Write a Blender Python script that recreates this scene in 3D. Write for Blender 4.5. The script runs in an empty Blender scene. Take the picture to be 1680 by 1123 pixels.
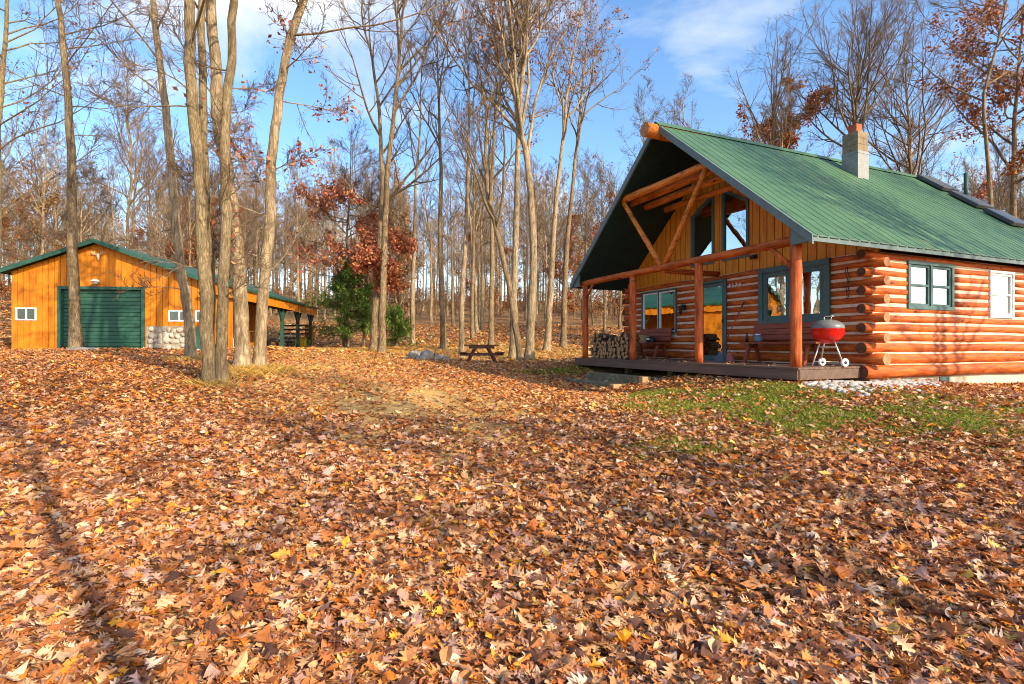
import bpy, math, random
import numpy as np
from mathutils import Matrix, Vector

C = bpy.context.scene.collection
SC = bpy.context.scene
R = math.radians

# ------------------------------------------------------------------ camera, sky, sun, exposure
F, YH, CAMH = 861.28, 565.4, 1.6          # focal length and horizon of the photograph in its pixels, eye height
cam = bpy.data.cameras.new("camera"); cam_o = bpy.data.objects.new("camera", cam); C.objects.link(cam_o)
cam.sensor_width = 36; cam.lens = F / 1680 * 36; cam.shift_y = (YH - 561.5) / 1680
cam.clip_start = 0.05; cam.clip_end = 3000
cam_o.location = (0, 0, CAMH); cam_o.rotation_euler = (R(90), 0, 0)
SC.camera = cam_o

SUN_EL, SUN_AZ = R(29), math.atan2(0.74, -0.67)      # azimuth clockwise from +Y
sd = Vector((math.sin(SUN_AZ) * math.cos(SUN_EL), math.cos(SUN_AZ) * math.cos(SUN_EL), math.sin(SUN_EL)))
sun = bpy.data.lights.new("sun", 'SUN'); sun.energy = 2.9; sun.angle = R(0.5); sun.color = (1.0, 0.84, 0.60)
sun_o = bpy.data.objects.new("sun", sun); C.objects.link(sun_o)
sun_o.rotation_euler = (-sd).to_track_quat('-Z', 'Y').to_euler(); sun_o.location = (20, -20, 30)

world = bpy.data.worlds.new("World"); SC.world = world; world.use_nodes = True
wt = world.node_tree; wt.nodes.clear()
def wn(t, **k):
    n = wt.nodes.new(t)
    for a, b in k.items(): setattr(n, a, b)
    return n
sky = wn('ShaderNodeTexSky', sky_type='NISHITA', sun_disc=False, sun_elevation=SUN_EL, sun_rotation=SUN_AZ,
         air_density=1.0, dust_density=1.6, ozone_density=1.6)
bg = wn('ShaderNodeBackground'); bg.inputs[1].default_value = 0.135
bgc = wn('ShaderNodeBackground'); bgc.inputs[0].default_value = (1, 0.985, 0.97, 1); bgc.inputs[1].default_value = 0.52
tc = wn('ShaderNodeTexCoord'); sep = wn('ShaderNodeSeparateXYZ'); wt.links.new(tc.outputs['Generated'], sep.inputs[0])
ad = wn('ShaderNodeMath', operation='ADD'); ad.inputs[1].default_value = 0.22; wt.links.new(sep.outputs[2], ad.inputs[0])
dx = wn('ShaderNodeMath', operation='DIVIDE'); dy = wn('ShaderNodeMath', operation='DIVIDE')
for k, n in ((0, dx), (1, dy)):
    wt.links.new(sep.outputs[k], n.inputs[0]); wt.links.new(ad.outputs[0], n.inputs[1])
cb = wn('ShaderNodeCombineXYZ'); wt.links.new(dx.outputs[0], cb.inputs[0]); wt.links.new(dy.outputs[0], cb.inputs[1])
cb.inputs[2].default_value = 3.4
nz = wn('ShaderNodeTexNoise'); nz.inputs['Scale'].default_value = 1.5; nz.inputs['Detail'].default_value = 7; nz.inputs['Roughness'].default_value = 0.55
nz.inputs['Distortion'].default_value = 0.25
wt.links.new(cb.outputs[0], nz.inputs['Vector'])
rp = wn('ShaderNodeValToRGB'); rp.color_ramp.elements[0].position = 0.53; rp.color_ramp.elements[1].position = 0.74
rp.color_ramp.elements[0].color = (0, 0, 0, 1); rp.color_ramp.elements[1].color = (1, 1, 1, 1)
wt.links.new(nz.outputs['Fac'], rp.inputs[0])
mxs = wn('ShaderNodeMixShader'); wo = wn('ShaderNodeOutputWorld')
hs = wn('ShaderNodeHueSaturation'); hs.inputs['Saturation'].default_value = 1.2; hs.inputs['Value'].default_value = 1.0; wt.links.new(sky.outputs[0], hs.inputs['Color']); wt.links.new(hs.outputs[0], bg.inputs[0]); wt.links.new(rp.outputs[0], mxs.inputs[0])
wt.links.new(bg.outputs[0], mxs.inputs[1]); wt.links.new(bgc.outputs[0], mxs.inputs[2]); wt.links.new(mxs.outputs[0], wo.inputs[0])

vs = SC.view_settings; vs.view_transform = 'Standard'; vs.look = 'None'; vs.gamma = 1; vs.exposure = 1.36
SC.render.engine = 'CYCLES'
SC.cycles.max_bounces = 6; SC.cycles.transparent_max_bounces = 12; SC.cycles.use_denoising = True
SC.cycles.sample_clamp_indirect = 6; SC.cycles.filter_width = 1.0

# ------------------------------------------------------------------ materials
def nodes(name):
    m = bpy.data.materials.new(name); m.use_nodes = True
    return m, m.node_tree, m.node_tree.nodes['Principled BSDF']
def lin(c): return tuple(c) + (1.0,)
def ramp(t, cols, pos=None):
    n = t.nodes.new('ShaderNodeValToRGB'); e = n.color_ramp.elements
    pos = pos or [i / (len(cols) - 1) for i in range(len(cols))]
    while len(e) < len(cols): e.new(0.5)
    for i, (c, p) in enumerate(zip(cols, pos)): e[i].position = p; e[i].color = lin(c)
    return n
def noise(t, vec, scale, detail=4, rough=0.55, dist=0.0):
    n = t.nodes.new('ShaderNodeTexNoise'); n.inputs['Scale'].default_value = scale; n.inputs['Detail'].default_value = detail
    n.inputs['Roughness'].default_value = rough; n.inputs['Distortion'].default_value = dist
    t.links.new(vec, n.inputs['Vector']); return n
def vec(t, scale=(1, 1, 1), rot=(0, 0, 0), kind='Object'):
    tcn = t.nodes.new('ShaderNodeTexCoord'); mp = t.nodes.new('ShaderNodeMapping')
    mp.inputs['Scale'].default_value = scale; mp.inputs['Rotation'].default_value = rot
    t.links.new(tcn.outputs[kind], mp.inputs[0]); return mp.outputs[0]
def mixc(t, fac, a, b, mode='MIX'):
    n = t.nodes.new('ShaderNodeMix'); n.data_type = 'RGBA'; n.blend_type = mode
    if isinstance(fac, (int, float)): n.inputs[0].default_value = fac
    else: t.links.new(fac, n.inputs[0])
    for s, x in ((6, a), (7, b)):
        if isinstance(x, tuple): n.inputs[s].default_value = lin(x[:3])
        else: t.links.new(x, n.inputs[s])
    return n.outputs[2]
def bump(t, b, h, strength=0.4, dist=0.02):
    n = t.nodes.new('ShaderNodeBump'); n.inputs['Strength'].default_value = strength; n.inputs['Distance'].default_value = dist
    t.links.new(h, n.inputs['Height']); t.links.new(n.outputs[0], b.inputs['Normal'])
def grain(name, cols, scale=(1, 1, 1), nscale=3.0, rough=0.6, bst=0.3, bdist=0.01, spec=0.3, kind='Object', detail=6, dist=0.3):
    """material whose colour wanders between cols along a stretched noise"""
    m, t, b = nodes(name)
    v = vec(t, scale, kind=kind); n = noise(t, v, nscale, detail, 0.6, dist)
    r = ramp(t, cols, [0.28 + 0.44 * i / (len(cols) - 1) for i in range(len(cols))])
    t.links.new(n.outputs['Fac'], r.inputs[0]); t.links.new(r.outputs[0], b.inputs['Base Color'])
    b.inputs['Roughness'].default_value = rough; b.inputs['Specular IOR Level'].default_value = spec
    if bst: bump(t, b, n.outputs['Fac'], bst, bdist)
    return m
def plain(name, c, rough=0.5, metal=0.0, spec=0.4):
    m, t, b = nodes(name)
    v = vec(t); n = noise(t, v, 9, 5)
    r = ramp(t, [tuple(x * 0.82 for x in c), tuple(min(1, x * 1.12) for x in c)], [0.3, 0.7])
    t.links.new(n.outputs['Fac'], r.inputs[0]); t.links.new(r.outputs[0], b.inputs['Base Color'])
    b.inputs['Roughness'].default_value = rough; b.inputs['Metallic'].default_value = metal; b.inputs['Specular IOR Level'].default_value = spec
    return m

def log_mat(name, along, cols, rough=0.55):
    m, t, b = nodes(name)
    sc = {'x': (1.2, 9, 9), 'y': (9, 1.2, 9), 'z': (9, 9, 1.2)}[along]
    sc2 = {'x': (.9, 3.2, 3.2), 'y': (3.2, .9, 3.2), 'z': (3.2, 3.2, .9)}[along]
    n1 = noise(t, vec(t, sc), 2.2, 7, 0.62, 0.4); n2 = noise(t, vec(t, sc2), 1.7, 4, 0.55)
    r1 = ramp(t, cols, [0.3, 0.47, 0.6, 0.76][:len(cols)]); t.links.new(n1.outputs['Fac'], r1.inputs[0])
    r2 = ramp(t, [(0.55, 0.5, 0.46), (1, 1, 1), (1.15, 1.12, 1.1)], [0.30, 0.5, 0.75]); t.links.new(n2.outputs['Fac'], r2.inputs[0])
    c = mixc(t, 1.0, r1.outputs[0], r2.outputs[0], 'MULTIPLY')
    k = t.nodes.new('ShaderNodeTexVoronoi'); k.inputs['Scale'].default_value = 2.3; t.links.new(vec(t, (1, 1, 2.1)), k.inputs['Vector'])
    kr = ramp(t, [(1, 1, 1), (0, 0, 0)], [0.06, 0.16]); t.links.new(k.outputs['Distance'], kr.inputs[0])
    c = mixc(t, kr.outputs[0], c, (0.10, 0.03, 0.012))
    sc3 = {'x': (1, 26, 26), 'y': (26, 1, 26), 'z': (26, 26, 1)}[along]; n3 = noise(t, vec(t, sc3), 1.3, 4, 0.6, 0.6)
    r3 = ramp(t, [(1, 1, 1), (0, 0, 0)], [0.27, 0.36]); t.links.new(n3.outputs['Fac'], r3.inputs[0]); c = mixc(t, r3.outputs[0], c, (0.09, 0.028, 0.012))
    t.links.new(c, b.inputs['Base Color']); b.inputs['Roughness'].default_value = rough; b.inputs['Specular IOR Level'].default_value = 0.2
    bump(t, b, n1.outputs['Fac'], 0.6, 0.016)
    return m
LOGC = [(0.19, 0.035, 0.008), (0.43, 0.085, 0.013), (0.54, 0.13, 0.02), (0.6, 0.19, 0.045)]
M = {}
M['log_x'] = log_mat('stained_log_along_wall', 'x', LOGC)
M['log_y'] = log_mat('stained_log_across', 'y', LOGC)
M['log_z'] = log_mat('stained_log_upright', 'z', [(0.24, 0.045, 0.012), (0.47, 0.095, 0.022), (0.55, 0.135, 0.032), (0.6, 0.22, 0.08)])
M['pine_log'] = log_mat('honey_pine_log', 'y', [(0.32, 0.085, 0.014), (0.58, 0.17, 0.024), (0.64, 0.23, 0.036), (0.68, 0.3, 0.06)])
M['end_pale'] = grain('log_end_grain', [(0.26, 0.1, 0.04), (0.5, 0.26, 0.13)], (1, 1, 1), 14, 0.8)
M['end_dark'] = grain('shaded_log_end', [(0.05, 0.022, 0.013), (0.16, 0.07, 0.035)], (1, 1, 1), 14, 0.85)  # dark end grain: shade on log ends turned from the sun, put into the colour
M['chink'] = grain('cream_chinking', [(0.5, 0.37, 0.27), (0.72, 0.58, 0.45)], (1, 1, 1), 6, 0.85)
M['gable'] = grain('ochre_board', [(0.42, 0.125, 0.008), (0.66, 0.225, 0.014), (0.72, 0.27, 0.022)], (5, 5, 0.5), 2.5, 0.6, 0.2)
M['orange'] = grain('orange_painted_board', [(0.34, 0.09, 0.005), (0.57, 0.185, 0.007), (0.68, 0.25, 0.014)], (2, 2, 0.4), 2.2, 0.62, 0.15)
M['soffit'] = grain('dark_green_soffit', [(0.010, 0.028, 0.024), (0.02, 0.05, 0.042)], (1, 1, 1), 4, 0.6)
M['fascia'] = grain('grey_green_trim', [(0.085, 0.13, 0.13), (0.125, 0.175, 0.172)], (1, 1, 1), 5, 0.5)
M['trim'] = grain('green_window_trim', [(0.05, 0.105, 0.105), (0.08, 0.145, 0.14)], (1, 1, 1), 5, 0.5)
M['deck'] = grain('brown_deck_board', [(0.085, 0.05, 0.036), (0.165, 0.105, 0.075)], (4, 0.4, 4), 3, 0.6)
M['redwood'] = grain('red_stained_plank', [(0.17, 0.036, 0.016), (0.32, 0.075, 0.034)], (3, 0.7, 3), 4, 0.5)
M['darkred'] = grain('dark_red_plank', [(0.06, 0.018, 0.011), (0.13, 0.038, 0.022)], (3, 0.7, 3), 4, 0.55)
M['rawwood'] = grain('bare_wood', [(0.3, 0.18, 0.08), (0.5, 0.32, 0.15)], (1, 4, 4), 4, 0.8)
M['timber'] = grain('mossy_timber', [(0.07, 0.075, 0.035), (0.16, 0.13, 0.08), (0.3, 0.25, 0.15)], (1, 1, 1), 5, 0.9)
M['white'] = plain('white_vinyl', (0.78, 0.78, 0.76), 0.4)
M['black'] = plain('black_metal', (0.02, 0.02, 0.022), 0.45)
M['chrome'] = plain('bright_aluminium', (0.75, 0.75, 0.74), 0.28, 1.0)
M['alu'] = plain('aluminium_leg', (0.68, 0.66, 0.62), 0.4, 0.6)
M['silver'] = plain('galvanised_flashing', (0.24, 0.24, 0.23), 0.55, 0.1)
M['redenamel'] = plain('red_enamel', (0.62, 0.012, 0.008), 0.12, 0, 0.6)
M['greylid'] = plain('grey_enamel', (0.15, 0.155, 0.15), 0.3, 0, 0.5)
M['block'] = grain('concrete_block', [(0.15, 0.11, 0.068), (0.29, 0.22, 0.145)], (1, 1, 1), 5, 0.9)
M['darkpanel'] = plain('dark_roof_panel', (0.07, 0.075, 0.08), 0.4)
M['footing'] = grain('pale_foundation', [(0.42, 0.37, 0.28), (0.6, 0.54, 0.43)], (1, 1, 1), 5, 0.9)
M['clay'] = grain('clay_flue', [(0.3, 0.07, 0.025), (0.42, 0.115, 0.045)], (1, 1, 1), 5, 0.8)
M['stone'] = grain('field_stone', [(0.2, 0.16, 0.12), (0.42, 0.36, 0.28), (0.6, 0.55, 0.46)], (1, 1, 1), 5, 0.85, 0.5)
M['greystone'] = grain('grey_rock', [(0.13, 0.11, 0.09), (0.42, 0.37, 0.31)], (1, 1, 1), 6, 0.9, 0.6)
M['mortar'] = grain('mortar', [(0.25, 0.2, 0.14), (0.36, 0.3, 0.22)], (1, 1, 1), 8, 0.95)
M['greendoor'] = grain('green_steel_door', [(0.022, 0.078, 0.052), (0.036, 0.112, 0.078)], (1, 1, 1), 3, 0.42, 0.1)
M['greenpost'] = grain('green_painted_post', [(0.015, 0.062, 0.045), (0.028, 0.095, 0.068)], (3, 3, 1), 4, 0.6)
M['yellow'] = plain('yellow_plastic', (0.62, 0.42, 0.03), 0.5)
M['blue'] = plain('blue_grey_plastic', (0.1, 0.17, 0.24), 0.4)
M['pink'] = plain('faded_red_plastic', (0.42, 0.14, 0.12), 0.5)
M['redpole'] = plain('red_broom_handle', (0.38, 0.05, 0.03), 0.4)
M['curtain'] = grain('brown_curtain', [(0.16, 0.07, 0.035), (0.3, 0.15, 0.08)], (9, 9, 0.4), 5, 0.9)
M['blind'] = plain('white_blind', (0.8, 0.79, 0.76), 0.7)
M['room'] = grain('room_lining', [(0.12, 0.07, 0.035), (0.2, 0.12, 0.06)], (1, 1, 3), 4, 0.8)
M['splitwood'] = grain('split_firewood', [(0.16, 0.08, 0.034), (0.4, 0.22, 0.1), (0.55, 0.34, 0.17)], (1, 1, 1), 9, 0.9)
M['firebark'] = grain('firewood_bark', [(0.06, 0.034, 0.018), (0.17, 0.1, 0.055)], (1, 6, 6), 6, 0.95, 0.6)
M['straw'] = plain('straw_broom', (0.13, 0.13, 0.17), 0.9)

def roof_mat(name, cols, rust):
    m, t, b = nodes(name)
    n1 = noise(t, vec(t, (0.55, 0.16, 0.16)), 1.5, 6, 0.6); r = ramp(t, cols, [0.3, 0.5, 0.72]); t.links.new(n1.outputs['Fac'], r.inputs[0])
    n2 = noise(t, vec(t, (0.9, 0.22, 0.22)), 1.1, 5, 0.6)
    r2 = ramp(t, [(0, 0, 0), (1, 1, 1)], [0.58, 0.8]); t.links.new(n2.outputs['Fac'], r2.inputs[0])
    c = mixc(t, r2.outputs[0], r.outputs[0], rust)
    t.links.new(c, b.inputs['Base Color']); b.inputs['Roughness'].default_value = 0.5; b.inputs['Specular IOR Level'].default_value = 0.3
    return m
M['roof'] = roof_mat('green_metal_roofing', [(0.048, 0.112, 0.054), (0.058, 0.128, 0.062), (0.07, 0.146, 0.071)], (0.11, 0.17, 0.075))
M['roof_dark'] = roof_mat('dark_green_metal_roofing', [(0.014, 0.07, 0.04), (0.02, 0.09, 0.05), (0.03, 0.11, 0.065)], (0.05, 0.11, 0.06))

def glass_mat(name, tint, refl):
    m, t, b = nodes(name); t.nodes.remove(b); out = t.nodes['Material Output']
    tr = t.nodes.new('ShaderNodeBsdfTransparent'); tr.inputs[0].default_value = lin(tint)
    gl = t.nodes.new('ShaderNodeBsdfGlossy'); gl.inputs['Roughness'].default_value = 0.015; gl.inputs[0].default_value = (0.95, 0.97, 0.97, 1)
    n = noise(t, vec(t), 2.2, 2); bp = t.nodes.new('ShaderNodeBump'); bp.inputs['Strength'].default_value = 0.04; bp.inputs['Distance'].default_value = 0.05
    t.links.new(n.outputs['Fac'], bp.inputs['Height']); t.links.new(bp.outputs[0], gl.inputs['Normal'])
    fr = t.nodes.new('ShaderNodeFresnel'); fr.inputs[0].default_value = 1.5
    ma = t.nodes.new('ShaderNodeMath'); ma.operation = 'ADD'; ma.use_clamp = True; ma.inputs[1].default_value = refl; t.links.new(fr.outputs[0], ma.inputs[0])
    mx = t.nodes.new('ShaderNodeMixShader'); t.links.new(ma.outputs[0], mx.inputs[0]); t.links.new(tr.outputs[0], mx.inputs[1]); t.links.new(gl.outputs[0], mx.inputs[2])
    t.links.new(mx.outputs[0], out.inputs[0]); return m
M['glass_dim'] = glass_mat('dark_window_glass', (0.6, 0.65, 0.65), 0.08)
M['glass'] = glass_mat('window_glass', (0.75, 0.8, 0.8), 0.5)

def bark_mat(name, cols, sc=7):
    m, t, b = nodes(name)
    n1 = noise(t, vec(t, (1, 1, 0.2)), sc * 2.2, 9, 0.75, 0.9); n2 = noise(t, vec(t, (1, 1, 0.6)), 1.6, 5, 0.65)
    r1 = ramp(t, cols, [0.3, 0.48, 0.6, 0.75][:len(cols)]); t.links.new(n1.outputs['Fac'], r1.inputs[0])
    r2 = ramp(t, [(0.66, 0.61, 0.53), (1.2, 1.18, 1.12), (1.5, 1.46, 1.3)], [0.3, 0.5, 0.72]); t.links.new(n2.outputs['Fac'], r2.inputs[0])
    t.links.new(mixc(t, 1, r1.outputs[0], r2.outputs[0], 'MULTIPLY'), b.inputs['Base Color'])
    b.inputs['Roughness'].default_value = 0.95; b.inputs['Specular IOR Level'].default_value = 0.1
    bump(t, b, n1.outputs['Fac'], 1.0, 0.05); return m
M['bark'] = bark_mat('grey_brown_bark', [(0.04, 0.026, 0.014), (0.15, 0.108, 0.066), (0.27, 0.205, 0.13), (0.4, 0.32, 0.21)], 9)
M['bark_olive'] = bark_mat('furrowed_olive_bark', [(0.045, 0.033, 0.02), (0.17, 0.128, 0.075), (0.29, 0.225, 0.14), (0.4, 0.32, 0.21)], 12)
M['bark_pale'] = bark_mat('pale_bark', [(0.06, 0.04, 0.024), (0.22, 0.165, 0.105), (0.36, 0.285, 0.19), (0.5, 0.42, 0.3)], 7)
M['twig'] = grain('twig_bark', [(0.08, 0.05, 0.03), (0.22, 0.15, 0.09)], (1, 1, 1), 1.5, 0.9, 0)

def leaf_mat(name, trans=0.3):
    m, t, b = nodes(name); out = t.nodes['Material Output']
    at = t.nodes.new('ShaderNodeAttribute'); at.attribute_name = 'col'
    n = noise(t, vec(t), 40, 3); r = ramp(t, [(0.72, 0.7, 0.68), (1.1, 1.1, 1.1)], [0.3, 0.7]); t.links.new(n.outputs['Fac'], r.inputs[0])
    c = mixc(t, 1, at.outputs[0], r.outputs[0], 'MULTIPLY')
    t.links.new(c, b.inputs['Base Color']); b.inputs['Roughness'].default_value = 0.55; b.inputs['Specular IOR Level'].default_value = 0.3
    tl = t.nodes.new('ShaderNodeBsdfTranslucent'); t.links.new(c, tl.inputs[0])
    mx = t.nodes.new('ShaderNodeMixShader'); mx.inputs[0].default_value = trans
    t.links.new(b.outputs[0], mx.inputs[1]); t.links.new(tl.outputs[0], mx.inputs[2]); t.links.new(mx.outputs[0], out.inputs[0]); return m
M['leaf'] = leaf_mat('autumn_leaf', 0.3)
M['litter'] = leaf_mat('fallen_leaf', 0.12)
M['grass'] = leaf_mat('grass_blade', 0.3)

# ------------------------------------------------------------------ mesh helpers
class MB:
    def __init__(s): s.V, s.F, s.M, s.S = [], [], [], []
    def add(s, v, f, mi=0, smooth=False):
        o = len(s.V); s.V += [tuple(map(float, p)) for p in v]
        for q in f: s.F.append(tuple(i + o for i in q)); s.M.append(mi); s.S.append(smooth)
    def box(s, x0, x1, y0, y1, z0, z1, mi=0, T=None):
        v = [(x, y, z) for z in (z0, z1) for y in (y0, y1) for x in (x0, x1)]
        if T is not None: v = [T @ Vector(p) for p in v]
        s.add(v, [(0, 2, 3, 1), (4, 5, 7, 6), (0, 1, 5, 4), (2, 6, 7, 3), (0, 4, 6, 2), (1, 3, 7, 5)], mi); return s
    def prism(s, poly, d, mi=0):
        n = len(poly); d = Vector(d); v = [Vector(p) for p in poly] + [Vector(p) + d for p in poly]
        s.add(v, [tuple(range(n))[::-1], tuple(range(n, 2 * n))] + [(i, (i + 1) % n, n + (i + 1) % n, n + i) for i in range(n)], mi); return s
    def tube(s, pts, rad, sides=10, mi=0, caps=True, cmi=None, cmi2=None, jit=0.0, rng=None):
        pts = [Vector(p) for p in pts]
        if isinstance(rad, (int, float)): rad = [rad] * len(pts)
        v = []; a = None
        for i, p in enumerate(pts):
            tg = (pts[min(i + 1, len(pts) - 1)] - pts[max(i - 1, 0)]).normalized()
            if a is None: a = tg.cross(Vector((1, 0, 0)) if abs(tg.x) < 0.8 else Vector((0, 0, 1))).normalized()
            a = (a - tg * a.dot(tg)).normalized(); b = tg.cross(a)
            for k in range(sides):
                an = 2 * math.pi * k / sides; r = rad[i] * (1 + (rng.uniform(-jit, jit) if jit else 0))
                v.append(p + (a * math.cos(an) + b * math.sin(an)) * r)
        n = len(pts)
        f = [(i * sides + k, i * sides + (k + 1) % sides, (i + 1) * sides + (k + 1) % sides, (i + 1) * sides + k) for i in range(n - 1) for k in range(sides)]
        o = len(s.V); s.add(v, f, mi, True)
        if caps:
            s.F.append(tuple(o + k for k in range(sides))[::-1]); s.M.append(mi if cmi is None else cmi); s.S.append(False)
            s.F.append(tuple(o + (n - 1) * sides + k for k in range(sides))); s.M.append(mi if (cmi2 if cmi2 is not None else cmi) is None else (cmi2 if cmi2 is not None else cmi)); s.S.append(False)
        return s
    def lathe(s, prof, c=(0, 0, 0), sides=24, mi=0, T=None):
        v = [(c[0] + r * math.cos(2 * math.pi * k / sides), c[1] + r * math.sin(2 * math.pi * k / sides), c[2] + z) for r, z in prof for k in range(sides)]
        if T is not None: v = [T @ Vector(p) for p in v]
        s.add(v, [(i * sides + k, i * sides + (k + 1) % sides, (i + 1) * sides + (k + 1) % sides, (i + 1) * sides + k) for i in range(len(prof) - 1) for k in range(sides)], mi, True); return s
    def blob(s, c, r, rng, mi=0, nu=9, nv=6, j=0.16):
        v = [(c[0], c[1], c[2] + r[2])]
        ph = [rng.uniform(0, 6.28) for _ in range(4)]
        for i in range(1, nv):
            th = math.pi * i / nv
            for k in range(nu):
                a = 2 * math.pi * k / nu
                q = 1 + j * (math.sin(2 * a + ph[0]) * math.sin(th) + 0.7 * math.sin(3 * a + ph[1] + 2 * th) + rng.uniform(-0.5, 0.5))
                sx = abs(math.cos(a)) ** 0.8 * math.copysign(1, math.cos(a)); sy = abs(math.sin(a)) ** 0.8 * math.copysign(1, math.sin(a))
                v.append((c[0] + r[0] * q * math.sin(th) ** 0.7 * sx, c[1] + r[1] * q * math.sin(th) ** 0.7 * sy, c[2] + r[2] * q * math.cos(th)))
        v.append((c[0], c[1], c[2] - r[2])); L = len(v) - 1
        f = [(0, 1 + k, 1 + (k + 1) % nu) for k in range(nu)]
        for i in range(nv - 2):
            f += [(1 + i * nu + k, 1 + (i + 1) * nu + k, 1 + (i + 1) * nu + (k + 1) % nu, 1 + i * nu + (k + 1) % nu) for k in range(nu)]
        f += [(L, 1 + (nv - 2) * nu + (k + 1) % nu, 1 + (nv - 2) * nu + k) for k in range(nu)]
        s.add(v, f, mi, True); return s
    def build(s, name, mats, parent=None, loc=(0, 0, 0), rotz=0, bevel=0):
        me = bpy.data.meshes.new(name); me.from_pydata(s.V, [], s.F)
        for m in (mats if isinstance(mats, (list, tuple)) else [mats]): me.materials.append(M[m] if isinstance(m, str) else m)
        me.polygons.foreach_set('material_index', s.M); me.polygons.foreach_set('use_smooth', s.S); me.update()
        o = bpy.data.objects.new(name, me); C.objects.link(o); o.location = loc; o.rotation_euler = (0, 0, rotz)
        if parent: o.parent = parent
        if bevel:
            bv = o.modifiers.new('bevel', 'BEVEL'); bv.width = bevel; bv.segments = 2; bv.limit_method = 'ANGLE'
        return o
def np_mesh(name, V, Q, T, mats, col=None, mi=None, smooth=True):
    """mesh from numpy: V (n,3), quads (q,4), triangles (t,3)"""
    V = np.asarray(V, np.float32); Q = np.asarray(Q, np.int32).reshape(-1, 4); T = np.asarray(T, np.int32).reshape(-1, 3)
    me = bpy.data.meshes.new(name); me.vertices.add(len(V)); me.vertices.foreach_set('co', V.ravel())
    nl = len(Q) * 4 + len(T) * 3; me.loops.add(nl); me.loops.foreach_set('vertex_index', np.concatenate([Q.ravel(), T.ravel()]))
    me.polygons.add(len(Q) + len(T))
    st = np.concatenate([np.arange(len(Q)) * 4, len(Q) * 4 + np.arange(len(T)) * 3]).astype(np.int32); me.polygons.foreach_set('loop_start', st)
    me.polygons.foreach_set('use_smooth', np.full(len(Q) + len(T), smooth))
    for m in mats: me.materials.append(M[m])
    if mi is not None: me.polygons.foreach_set('material_index', np.asarray(mi, np.int32))
    if col is not None:
        a = me.attributes.new('col', 'FLOAT_COLOR', 'POINT'); c4 = np.ones((len(V), 4), np.float32); c4[:, :3] = col; a.data.foreach_set('color', c4.ravel())
    me.update(calc_edges=True); return me
def link(name, me, parent=None, loc=(0, 0, 0)):
    o = bpy.data.objects.new(name, me); C.objects.link(o); o.location = loc
    if parent: o.parent = parent
    return o
def tag(o, label, cat, group=None, kind=None):
    if label: o['label'] = label
    if cat: o['category'] = cat
    if group: o['group'] = group
    if kind: o['kind'] = kind
    return o
def thing(name, label, cat, loc=(0, 0, 0), rotz=0, group=None):
    o = bpy.data.objects.new(name, None); C.objects.link(o); o.location = loc; o.rotation_euler = (0, 0, rotz); o.empty_display_size = 0.2
    return tag(o, label, cat, group)
KIDS = {}
def copy_tree(src, loc, rotz=0, sc=1.0, label=None, group=None, tilt=(0, 0)):
    r = src.copy(); C.objects.link(r); r.location = loc; r.rotation_euler = (tilt[0], tilt[1], rotz); r.scale = (sc, sc, sc) if isinstance(sc, (int, float)) else sc
    if label: r['label'] = label
    if group: r['group'] = group
    for ch in KIDS.get(src.name, list(src.children)):
        c = ch.copy(); C.objects.link(c); c.parent = r
        for g in list(ch.children):
            d = g.copy(); C.objects.link(d); d.parent = c
    return r
def px(x, y, d): return Vector(((x - 840) / F * d, d, (YH - y) / F * d + CAMH))

# ------------------------------------------------------------------ terrain
TP = [(-9, -12, -1.7), (0, -12, -1.7), (9, -12, -1.7), (-8, -3, -1.66), (0, -3, -1.66), (9, -3, -1.62),
      (-3, 2.5, -1.6), (0, 2.5, -1.6), (3, 2.5, -1.6), (-6, 7, -1.14), (-5.7, 10.5, -.79), (-5.4, 12, -.6), (-8.8, 14.5, -.4),
      (-14.7, 17.8, -.17), (-17.6, 18.5, -.2), (-12.5, 19, -.22), (-20, 14, -.35), (-11.2, 22.5, -.15), (-12.3, 33, -.17), (-16, 27, -.15),
      (-29, 30, 2.2), (-24, 38, 1.6), (-14, 43, 1.0), (-6.1, 24, -.41), (-3.25, 20, -.57), (-1.16, 20, -.73), (.5, 22, -.68), (-2.3, 24, -.57),
      (-3.7, 28, -.15), (-1.1, 28, -.1), (-2.2, 36, .56), (1.9, 27, -.36), (-6.5, 40, .95), (3.9, 42, 1.0),
      (-30, 62, 3.4), (-5, 62, 2.9), (22, 62, 2.4), (-40, 95, 6.6), (0, 95, 6.2), (40, 95, 5.8), (-50, 135, 12), (0, 135, 11.5), (60, 135, 11),
      (32, 45, .6), (32, 20, -.8), (-40, 10, .2), (30, -5, -1.3), (-1, 10, -.97), (-1, 15, -.85),
      (5.1, 9.4, -.68), (4.3, 11.2, -.71), (4.0, 11.8, -.74), (2.3, 13.5, -.97), (1.9, 14.6, -.98), (2.0, 16, -.7), (2.9, 12, -1.0), (9.1, 10.9, -.85), (11.6, 11.9, -.92), (16, 14, -.95), (6, 5.2, -1.34), (12, 6, -1.15),
      (10, 21, -.8), (3, 21, -.72), (4.4, 8, -.86), (2.6, 10.4, -1.05)]
TP = np.array(TP, float)
def _phi(r2): return 0.5 * r2 * np.log(np.maximum(r2, 1e-9))
def _tps():
    n = len(TP); P = TP[:, :2] / 30
    K = _phi(((P[:, None] - P[None]) ** 2).sum(-1)) + np.eye(n) * 2e-4
    A = np.zeros((n + 3, n + 3)); A[:n, :n] = K; A[:n, n] = 1; A[:n, n + 1:] = P; A[n, :n] = 1; A[n + 1:, :n] = P.T
    return np.linalg.solve(A, np.concatenate([TP[:, 2], [0, 0, 0]]))
TW = _tps()
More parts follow.
